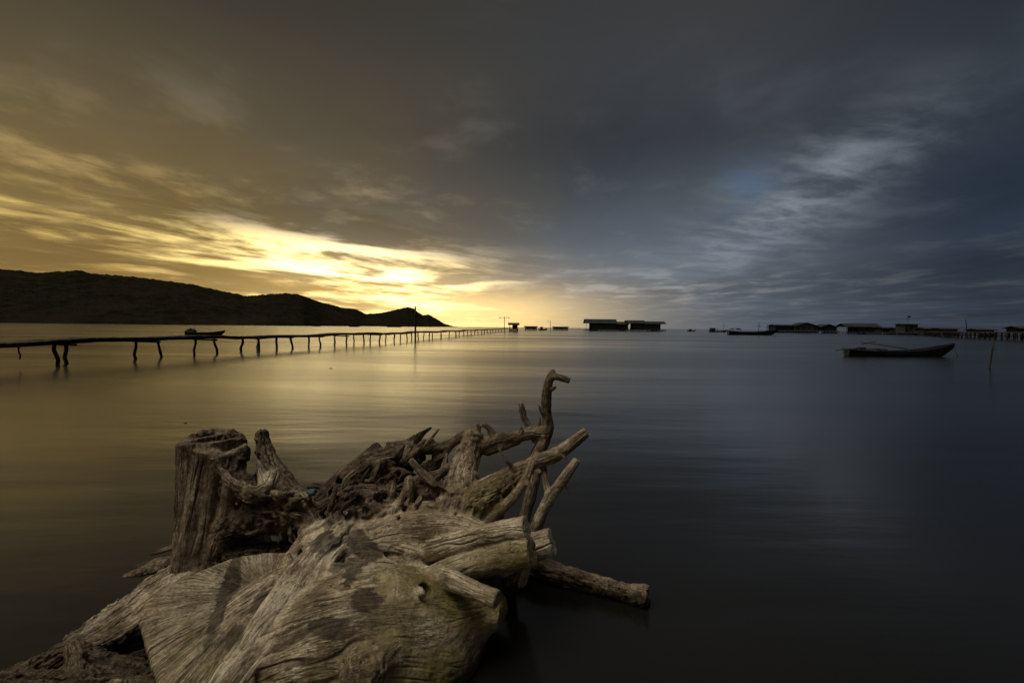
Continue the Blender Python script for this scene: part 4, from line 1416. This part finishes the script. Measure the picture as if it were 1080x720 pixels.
# ------------------------------------------------------------------ stilt houses on the water
def stilt_house(label, x0, x1, ridge, eave, deck, Y, roof='tin_roof', wall='house_wall', gable='side', dep=9.0, open_bays=(), stilts=None, name='stilt_house', group=None, doors=1, windows=3, rz=0.0, extra=0.6):
    c = at((x0 + x1) / 2, hz((x0 + x1) / 2), Y)
    W = (x1 - x0) * Y / FPX
    s = Y / FPX
    H = lambda row: CAM_H - (row - hz((x0 + x1) / 2)) * s
    zd, ze, zr = H(deck), H(eave), H(ridge)
    root = thing(name, label, {'hut': 'hut', 'shed': 'shed'}.get(name, 'house'), (c.x, Y + dep / 2, 0), rz,
                 {'hut': 'huts on the jetty and the right pier', 'shed': 'low sheds on the water'}.get(name, 'stilt houses on the water'))
    hw, hd = W / 2, dep / 2
    MB().box(-hw - extra, hw + extra, -hd - 1.2, hd + 0.5, zd - 0.25, zd).build('platform', M['deck_wood'], root)
    n = stilts or max(5, int(W / 1.5))
    for i in range(n):
        for yy in (-hd - 0.9, hd):
            x = -hw + W * i / (n - 1)
            crooked((x, yy, zd - 0.25), (x + rnd.uniform(-.15, .15), yy, -0.6), 0.13, 0.13, rnd, 0.05, 6, 4).build('stilt', M['post_wood'], root)
    # walls: bays left open show the far side
    bays = max(3, int(W / 3))
    bw = W / bays
    wl = MB()
    for i in range(bays):
        if i in open_bays:
            wl.box(-hw + i * bw, -hw + i * bw + 0.2, -hd + 0.02, -hd + 0.2, zd, ze)
            continue
        wl.box(-hw + i * bw + 0.003, -hw + (i + 1) * bw - 0.003, -hd, -hd + 0.15, zd, ze)
    if not (0 in open_bays):
        wl.box(-hw, -hw + 0.15, -hd + 0.16, hd - 0.16, zd, ze)
    if not (bays - 1 in open_bays):
        wl.box(hw - 0.15, hw, -hd + 0.16, hd - 0.16, zd, ze)
    for i in range(bays):
        if i not in open_bays:
            wl.box(-hw + i * bw + 0.003, -hw + (i + 1) * bw - 0.003, hd - 0.15, hd, zd, ze)
    if gable == 'front':
        for yy in (-hd, hd - 0.15):
            wl.prism([(-hw, ze + 0.003), (hw, ze + 0.003), (0, zr - 0.12)], 'y', yy, yy + 0.15)
    else:
        for xx in (-hw, hw - 0.15):
            wl.prism([(-hd, ze + 0.003), (hd, ze + 0.003), (0, zr - 0.12)], 'x', xx, xx + 0.15)
    wl.build('wall', M[wall], root)
    ov = 0.7
    t = 0.14
    rf = MB()
    if gable == 'front':
        sl = (zr - ze) / hw
        for sd in (-1, 1):
            rf.prism([(0, zr), (sd * (hw + ov), ze - sl * ov), (sd * (hw + ov), ze - sl * ov + t), (0, zr + t)], 'y', -hd - ov, hd + ov)
    else:
        sl = (zr - ze) / hd
        for sd in (-1, 1):
            rf.prism([(0, zr), (sd * (hd + ov), ze - sl * ov), (sd * (hd + ov), ze - sl * ov + t), (0, zr + t)], 'x', -hw - ov, hw + ov)
    rf.build('roof', M[roof], root)
    # a rail and racks along the platform edge, and a brace under it
    rl = MB()
    for i in range(int(W / 1.6) + 1):
        x = -hw + i * 1.6 + rnd.uniform(-.2, .2)
        if rnd.random() < 0.8 and x < hw:
            rl.box(x - .05, x + .05, -hd - 1.15, -hd - 1.05, zd + 0.002, zd + rnd.uniform(0.7, 1.3))
    rl.box(-hw, hw, -hd - 1.20, -hd - 1.152, zd + 0.62, zd + 0.72)
    rl.build('railing', M['post_wood'], root)
    MB().box(-hw - .2, hw + .2, -hd - 0.72, -hd - 0.62, 0.12, max(0.3, zd - 0.4)).build('skirt_boards', M['house_wall'], root)
    hgt = ze - zd
    free = [i for i in range(bays) if i not in open_bays]
    for k, i in enumerate(free[:doors]):
        xc = -hw + (i + 0.5) * bw
        MB().box(xc - 0.5, xc + 0.5, -hd - 0.03, -hd - 0.003, zd + 0.01, zd + min(2.1, hgt * 0.8)).build('door', M['dark_opening'], root)
    for i in free[doors:doors + windows]:
        xc = -hw + (i + 0.5) * bw
        MB().box(xc - 0.6, xc + 0.6, -hd - 0.03, -hd - 0.003, zd + hgt * 0.38, zd + hgt * 0.75).build('window', M['dark_opening'], root)
    return root


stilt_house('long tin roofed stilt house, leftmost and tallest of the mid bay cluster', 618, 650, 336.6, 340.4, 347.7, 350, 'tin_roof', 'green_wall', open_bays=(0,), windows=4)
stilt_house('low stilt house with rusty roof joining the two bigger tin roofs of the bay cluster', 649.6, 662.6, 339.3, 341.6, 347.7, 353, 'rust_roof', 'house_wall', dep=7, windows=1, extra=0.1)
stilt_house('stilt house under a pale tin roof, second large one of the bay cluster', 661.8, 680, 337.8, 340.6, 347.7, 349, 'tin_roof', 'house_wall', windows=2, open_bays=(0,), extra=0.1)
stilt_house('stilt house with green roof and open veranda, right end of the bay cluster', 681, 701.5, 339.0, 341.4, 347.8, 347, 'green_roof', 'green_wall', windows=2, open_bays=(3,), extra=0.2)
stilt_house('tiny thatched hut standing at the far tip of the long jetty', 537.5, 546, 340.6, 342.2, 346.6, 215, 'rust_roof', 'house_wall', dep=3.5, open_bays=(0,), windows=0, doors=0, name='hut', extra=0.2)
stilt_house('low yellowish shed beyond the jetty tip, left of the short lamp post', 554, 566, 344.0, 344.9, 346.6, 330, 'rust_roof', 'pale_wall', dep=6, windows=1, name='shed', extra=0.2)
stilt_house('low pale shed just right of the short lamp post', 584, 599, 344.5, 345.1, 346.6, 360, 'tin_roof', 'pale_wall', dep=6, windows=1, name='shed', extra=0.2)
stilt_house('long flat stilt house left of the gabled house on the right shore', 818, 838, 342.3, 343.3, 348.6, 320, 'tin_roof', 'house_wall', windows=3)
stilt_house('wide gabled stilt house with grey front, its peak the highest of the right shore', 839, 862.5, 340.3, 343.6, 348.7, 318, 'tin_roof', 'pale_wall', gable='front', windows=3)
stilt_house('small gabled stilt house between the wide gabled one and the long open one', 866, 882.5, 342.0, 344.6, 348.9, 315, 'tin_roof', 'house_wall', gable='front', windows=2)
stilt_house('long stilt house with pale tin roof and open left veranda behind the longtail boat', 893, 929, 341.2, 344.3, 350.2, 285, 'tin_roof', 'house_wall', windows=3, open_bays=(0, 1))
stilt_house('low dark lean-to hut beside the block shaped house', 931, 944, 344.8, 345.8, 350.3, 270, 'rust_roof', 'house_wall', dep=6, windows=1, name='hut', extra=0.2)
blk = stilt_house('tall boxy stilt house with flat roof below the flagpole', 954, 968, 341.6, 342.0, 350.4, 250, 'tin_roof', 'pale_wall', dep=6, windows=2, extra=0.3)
stilt_house('little gabled hut on the pier just right of the boxy house', 975.5, 988, 345.5, 346.6, 350.2, 225, 'rust_roof', 'house_wall', dep=5, windows=1, name='hut', extra=0.2)
stilt_house('little flat tin hut on the pier left of the thin mast', 994, 1010, 346.2, 347.0, 350.2, 200, 'tin_roof', 'house_wall', dep=5, windows=1, name='hut', extra=0.2)
stilt_house('little dark hut on the pier right of the thin mast', 1032, 1048.5, 347.0, 347.9, 350.6, 160, 'tin_roof', 'house_wall', dep=4, windows=1, name='hut', extra=0.1)
stilt_house('pier hut cut by the right edge of the picture', 1076, 1092, 344.2, 346.0, 350.7, 140, 'rust_roof', 'house_wall', dep=4, windows=1, name='hut', extra=0.1)
stilt_house('narrow shed tucked between the low hut and the boxy house', 945.5, 952.5, 345.6, 346.4, 350.4, 262, 'rust_roof', 'green_wall', dep=5, windows=0, name='shed', extra=0.1)


def flagpole():
    Y = 249
    z0, z1 = zrow(960.5, 341.5, Y), zrow(960.5, 332.8, Y)
    a = at(960.5, 341.5, Y)
    root = thing('flagpole', 'thin flagpole with small flag rising above the boxy house', 'flagpole', (a.x, Y + 2, z0 - 0.3))
    MB().tube([(0, 0, 0), (0, 0, z1 - z0 + 0.3)], [0.09, 0.05], 6).build('pole', M['pole_metal'], root)
    MB().box(0.06, 1.3, -0.02, 0.02, z1 - z0 - 0.6, z1 - z0 + 0.2).build('flag', M['flag_cloth'], root)
    MB().tube([(-1.2, 0, z1 - z0 - 1.2), (1.2, 0, z1 - z0 - 1.2)], 0.05, 6).build('crossbar', M['pole_metal'], root)


flagpole()


def right_pier():
    poly = [(98, 84), (104, 104), (128, 148), (190, 240), (262, 335)]
    root = thing('pier', 'long dark pier on many close set stilts running in from the right edge', 'pier', (104, 104, 0))
    off = -Vector(root.location)
    zd = 1.85
    sp = smooth_poly(poly, 3.0)
    mb = MB()
    for (a, b) in zip(sp[:-1], sp[1:]):
        t = Vector((b[0] - a[0], b[1] - a[1], 0))
        n = Vector((-t.y, t.x, 0)).normalized()
        z = zd + rnd.uniform(-.03, .03)
        A, B = Vector((a[0], a[1], z)) + off, Vector((b[0], b[1], z)) + off - t * 0.004
        k = len(mb.v)
        for zz in (-0.22, 0):
            for p in (A - n * 1.0, A + n * 1.0, B + n * 1.0, B - n * 1.0):
                mb.v.append((p.x, p.y, p.z + zz))
        for q in ((3, 2, 1, 0), (4, 5, 6, 7), (0, 1, 5, 4), (1, 2, 6, 5), (2, 3, 7, 6), (3, 0, 4, 7)):
            mb.f.append(tuple(k + i for i in q))
    mb.build('deck', M['deck_wood'], root)
    lp = smooth_poly(poly, 1.9)[:88]
    for i, p in enumerate(lp):
        q = lp[min(i + 1, len(lp) - 1)]
        t = Vector((q[0] - p[0], q[1] - p[1], 0))
        t = t.normalized() if t.length > 0 else Vector((0, 1, 0))
        n = Vector((-t.y, t.x, 0)) * (0.85 if i % 2 else -0.85)
        P = Vector((p[0], p[1], 0)) + n + off
        crooked(P + Vector((0, 0, zd - 0.2)), P + Vector((rnd.uniform(-.3, .3), 0, -0.6)), 0.11, 0.12, rnd, 0.08, 6, 4).build('leg', M['post_wood'], root, True)
    pts = [Vector((p[0], p[1], 0.95)) + off for p in sp[:26]]
    MB().tube(pts, 0.09, 6).build('beam', M['post_wood'], root)


right_pier()
pole_thing('mast', 'thin leaning mast standing on the pier between the two little huts', 'mast', 1018.6, 336.5, 1020.5, 357, 145, 0.14, material='post_wood', amt=0.05)


# ------------------------------------------------------------------ boats
def hull_parts(root, L, B, D, hull, stripe, inside, bow_rise=0.7, stern_rise=0.25, n=26, draft=0.22, rake=0.10):
    """open wooden hull along +x (bow at +x)"""
    def station(t):
        w = (math.sin(math.pi * min(1, (t * 0.82 + 0.18))) ** 0.55) if t < 1 else 0
        w = max(0.04, min(1.0, (1 - ((t - 0.42) / 0.60) ** 2) if t > 0.42 else 1 - 0.45 * ((0.42 - t) / 0.42) ** 2))
        sheer = D + bow_rise * max(0, (t - 0.45) / 0.55) ** 2.2 + stern_rise * max(0, (0.3 - t) / 0.3) ** 2
        keel = -draft + (draft + D * 0.75 + bow_rise * 0.7) * max(0, (t - 0.80) / 0.20) ** 2.0 + 0.10 * max(0, (0.2 - t) / 0.2) ** 2
        return t, w * B / 2, sheer, min(keel, sheer - 0.08)
    V, F = [], []
    m = 11
    for i in range(n):
        t, w, sh, ke = station(i / (n - 1))
        x = (t - 0.5) * L + rake * L * max(0, (t - 0.8) / 0.2) ** 2 * 0.3
        for j in range(m):
            a = -1 + 2 * j / (m - 1)
            q = abs(a)
            V.append((x, math.copysign(w * (q ** 0.62), a) if a else 0, ke + (sh - ke) * q ** 2.1))
    for i in range(n - 1):
        for j in range(m - 1):
            F.append((i * m + j, (i + 1) * m + j, (i + 1) * m + j + 1, i * m + j + 1))
    F.append(tuple(range(m))[::-1])
    ho = link_mesh('hull', V, F, M[hull], root, True)
    so_ = ho.modifiers.new('thickness', 'SOLIDIFY')
    so_.thickness = 0.05
    so_.offset = 0
    for sd in (-1, 1):
        pts = [V[i * m + (0 if sd < 0 else m - 1)] for i in range(n)]
        mb = MB()
        mb.tube([(p[0], p[1] + sd * 0.012, p[2] - 0.03) for p in pts], [0.055] * n, 6)
        mb.build('gunwale', M[stripe], root, True)
    fl = MB()
    for i in range(3, n - 6):
        t, w, sh, ke = station(i / (n - 1))
    for t0 in (0.22, 0.45, 0.66):
        t, w, sh, ke = station(t0)
        x = (t - 0.5) * L
        MB().box(x - 0.13, x + 0.13, -w * 0.93, w * 0.93, sh - 0.16, sh - 0.11).build('seat', M[inside], root)
    pts = []
    for i in range(2, n - 5):
        t, w, sh, ke = station(i / (n - 1))
        pts.append(((t - 0.5) * L, w * 0.62, ke + (sh - ke) * 0.22))
    k = len(pts)
    link_mesh('floor_boards', [(p[0], -p[1], p[2]) for p in pts] + [(p[0], p[1], p[2]) for p in pts],
              [(i, i + 1, k + i + 1, k + i) for i in range(k - 1)], M[inside], root)
    return station


def longtail():
    a, b = at(896, 375.5, 34.5), at(1014, 376, 34.5)
    L = (b - a).length * 1.0
    c = (a + b) / 2
    root = thing('longtail_boat', 'slender dark longtail boat with blue topsides moored in the open water on the right', 'boat', (c.x, c.y + 0.6, 0), R(4))
    hull_parts(root, L, 1.35, 0.36, 'hull_dark', 'hull_blue', 'boat_inside', bow_rise=0.55, stern_rise=0.12)
    # painted band below the gunwale
    for sd in (-1, 1):
        V, F = [], []
        n = 18
        for i in range(n):
            t = 0.30 + 0.58 * i / (n - 1)
            w = (1 - ((t - 0.42) / 0.60) ** 2 if t > 0.42 else 1 - 0.45 * ((0.42 - t) / 0.42) ** 2) * 0.675
            sh = 0.36 + 0.55 * max(0, (t - 0.45) / 0.55) ** 2.2
            for q, dz in ((1.0, -0.06), (0.97, -0.24)):
                V.append(((t - 0.5) * L, sd * (w * q + 0.032), sh + dz))
                V.append(((t - 0.5) * L, sd * (w * q + 0.012), sh + dz))
        for i in range(n - 1):
            o = i * 4
            F += [(o, o + 4, o + 6, o + 2), (o + 1, o + 3, o + 7, o + 5), (o, o + 1, o + 5, o + 4), (o + 2, o + 6, o + 7, o + 3)]
        link_mesh('painted_band', V, F, M['hull_blue'], root)
    eng = MB().box(-L * .36 - .22, -L * .36 + .22, -.15, .15, 0.34, 0.60).build('engine', M['pole_metal'], root)
    MB().tube([(-L * .40, 0, 0.50), (-L * 0.50, 0.02, 0.46), (-L * 0.60, 0.05, 0.36)], [0.05, 0.035, 0.03], 6).build('propeller_shaft', M['pole_metal'], root)
    MB().tube([(-L * .34, .15, 0.8), (-L * .2, .2, 1.0)], [0.03, 0.025], 6).build('tiller', M['post_wood'], root)
    MB().tube([(L * .42, 0, 0.75), (L * .56, .05, 0.35), (L * .60, .1, -0.2)], [0.015] * 3, 5).build('mooring_rope', M['boat_inside'], root)
    # heap of net amidships and the long pole laid across
    bm = bmesh.new()
    bmesh.ops.create_icosphere(bm, subdivisions=3, radius=1)
    for v in bm.verts:
        k = 1 + 0.3 * float(pnoise(np.array([v.co[:]]) * 2.3)[0])
        v.co = Vector((v.co.x * 0.75 * k, v.co.y * 0.35 * k, v.co.z * 0.15 * k))
    me = bpy.data.meshes.new('fishing_net')
    bm.to_mesh(me)
    bm.free()
    me.materials.append(M['boat_inside'])
    o = bpy.data.objects.new('fishing_net', me)
    COL.objects.link(o)
    o.location = (c.x - L * 0.20, c.y + 0.6, 0.38)
    tag(o, 'brown heap of fishing net in the stern half of the longtail boat', 'net')
    p0, p1 = at(907, 360.5, 34.9), at(957, 367.8, 34.9)
    o = crooked(Vector((0, 0, 0)), p0 - p1, 0.03, 0.022, rnd, 0.03, 6, 6).build('punting_pole', M['post_wood'], None, True)
    o.location = p1
    tag(o, 'long pole slanting up over the stern of the longtail boat', 'pole')


longtail()


def fishing_boat(label, x0, x1, water_row, Y=None, hull='hull_green', stripe='hull_dark', cabin=None, masts=(), D=0.9, bow=1.0, rz=0.0, canopy=None, name='fishing_boat', flip=False, detail=True, bushy=False):
    xm = (x0 + x1) / 2
    Y = Y or 918.0 / (water_row - hz(xm))
    L = (x1 - x0) * Y / FPX
    c = at(xm, hz(xm), Y)
    root = thing(name, label, 'boat', (c.x, Y, 0), (math.pi if flip else 0) + rz,
                 {'fishing_boat': 'fishing boats out in the bay', 'moored_boat': 'small boats moored by the houses'}.get(name))
    hull_parts(root, L, max(1.2, L * 0.23), D, hull, stripe, 'boat_inside', bow_rise=bow, stern_rise=bow * 0.4, draft=0.3)
    if cabin:
        q0, q1, h = cabin
        mb = MB().box(L * (q0 - .5), L * (q1 - .5), -L * .08, L * .08, D * 0.6, D + h)
        cb = mb.build('cabin', M['pale_wall'], root)
        MB().box(L * (q0 - .5) - .3, L * (q1 - .5) + .3, -L * .10, L * .10, D + h + .003, D + h + 0.18).build('cabin_roof', M['rust_roof'], root)
        for k in range(2):
            xc = L * (q0 - .5) + L * (q1 - q0) * (0.3 + 0.4 * k)
            for sd in (-1, 1):
                MB().box(xc - 0.3, xc + 0.3, sd * (L * .08 + .002), sd * (L * .08 + 0.03), D + h * .45, D + h * .8).build('window', M['dark_opening'], cb)
    if canopy:
        q0, q1, h = canopy
        pts = [(L * (q0 - .5), h * .75 + D), (L * (q0 * .7 + q1 * .3 - .5), h + D), (L * (q0 * .3 + q1 * .7 - .5), h + D), (L * (q1 - .5), h * .7 + D)]
        pts += [(x, z - 0.1) for x, z in pts[::-1]]
        MB().prism(pts, 'y', -L * .09, L * .09).build('canopy', M['tin_roof'], root)
        for q in (q0 + .02, q1 - .02):
            for sd in (-1, 1):
                MB().tube([(L * (q - .5), sd * L * .085, D * .7), (L * (q - .5), sd * L * .085, D + h * .72)], 0.06, 6).build('canopy_post', M['post_wood'], root)
    for q, h in masts:
        mb = MB().tube([(L * (q - .5), 0, D * .3), (L * (q - .5) + 0.1, 0, D + h)], [0.12, 0.07], 6)
        ms = mb.build('mast', M['post_wood'], root)
        MB().tube([(L * (q - .5) - h * .25, 0, D + h * .62), (L * (q - .5) + h * .3, 0, D + h * .55)], 0.06, 6).build('spar', M['post_wood'], ms)
    if bushy:
        bm = bmesh.new()
        bmesh.ops.create_icosphere(bm, subdivisions=3, radius=1)
        for v in bm.verts:
            k = 1 + 0.5 * float(pnoise(np.array([v.co[:]]) * 2.9)[0])
            v.co = Vector((v.co.x * 0.75 * k - L * .36, v.co.y * 0.4 * k, v.co.z * 0.42 * k + D + .15))
        me = bpy.data.meshes.new('net_pile')
        bm.to_mesh(me)
        bm.free()
        me.materials.append(M['boat_inside'])
        o = bpy.data.objects.new('net_pile', me)
        COL.objects.link(o)
        o.location = root.location
        tag(o, 'dark heap of netting piled on the stern of the small boat behind the jetty', 'net')
    return root


fishing_boat('small dark rowing boat lying behind the jetty in front of the hills', 196, 236, 353.0, hull='hull_dark', D=0.38, bow=0.35, bushy=True, name='rowing_boat')
fishing_boat('long green fishing boat with stern canopy and two masts anchored in mid bay', 768, 819, 353.2, hull='hull_green', stripe='hull_blue', D=1.05, bow=0.9,
             masts=((0.63, 3.2), (0.80, 2.6)), canopy=(0.05, 0.24, 1.1))
fishing_boat('fishing boat with tall mast and pale cabin just left of the long green one', 748, 767, 348.6, Y=330, hull='hull_dark', D=0.8, bow=0.7, cabin=(0.05, 0.32, 1.6), masts=((0.80, 5.6), (0.45, 2.2)))
fishing_boat('tiny boat alone on the horizon between the stilt cluster and the masted boats', 725, 733.5, 348.0, Y=380, hull='hull_dark', D=0.6, bow=0.5, cabin=(0.2, 0.5, 1.0))
fishing_boat('dark work boat under the right part of the hills, biggest of the three there', 368, 380, 344.5, Y=640, hull='hull_dark', D=1.3, bow=1.0, cabin=(0.25, 0.7, 2.0))
fishing_boat('low dark work boat leftmost of the three under the hills', 329, 338, 344, Y=660, hull='hull_dark', D=1.0, bow=0.7, cabin=(0.5, 0.75, 1.2))
fishing_boat('work boat with two cabins under the pointed hill', 408, 424, 344.5, Y=680, hull='hull_dark', D=1.0, bow=0.8, cabin=(0.12, 0.4, 2.4), masts=((0.6, 3.0),))
fishing_boat('small moored boat by the posts between the two low sheds', 568, 577, 347.9, Y=320, hull='hull_green', D=0.7, bow=0.6, cabin=(0.2, 0.5, 1.3), name='moored_boat')
fishing_boat('small pale cabin boat beside the first house of the right shore', 806, 816, 349.6, Y=300, hull='hull_dark', D=0.6, bow=0.6, canopy=(0.2, 0.6, 0.9), name='moored_boat')


def flotsam(px, row, w, label):
    c = ground(px, row)
    bm = bmesh.new()
    bmesh.ops.create_icosphere(bm, subdivisions=2, radius=1)
    for v in bm.verts:
        k = 1 + 0.35 * float(pnoise(np.array([v.co[:]]) * 1.9 + px)[0])
        v.co = Vector((v.co.x * w * k, v.co.y * w * 0.6 * k, v.co.z * w * 0.4 * k))
    me = bpy.data.meshes.new('flotsam')
    bm.to_mesh(me)
    bm.free()
    me.materials.append(M['post_wood'])
    o = bpy.data.objects.new('flotsam', me)
    o.location = c
    COL.objects.link(o)
    tag(o, label, 'flotsam', 'specks of flotsam')


for (px, y, lab, ln) in ((626, 348.5, 'small dark boat moored under the leftmost stilt house of the bay cluster', 9), (656, 348.5, 'small boat moored under the low rusty house of the bay cluster', 7),
                         (690, 348.6, 'small boat moored under the green roofed house of the bay cluster', 8), (909, 351.2, 'small boat moored under the long open stilt house', 8),
                         (938, 351.0, 'small boat moored by the dark lean-to hut', 7)):
    w_ = ln / 2
    fishing_boat(lab, px - w_, px + w_, y, Y=335 if px < 800 else 262, hull='hull_dark', D=0.55, bow=0.5, name='moored_boat', flip=bool(int(px) % 2), cabin=(0.2, 0.45, 0.9) if px % 3 == 0 else None)
flotsam(195.5, 446, 0.03, 'single dark speck of flotsam on the water above and left of the hollow trunk')
flotsam(349, 388.5, 0.06, 'dark speck of flotsam on the golden reflection before the jetty')
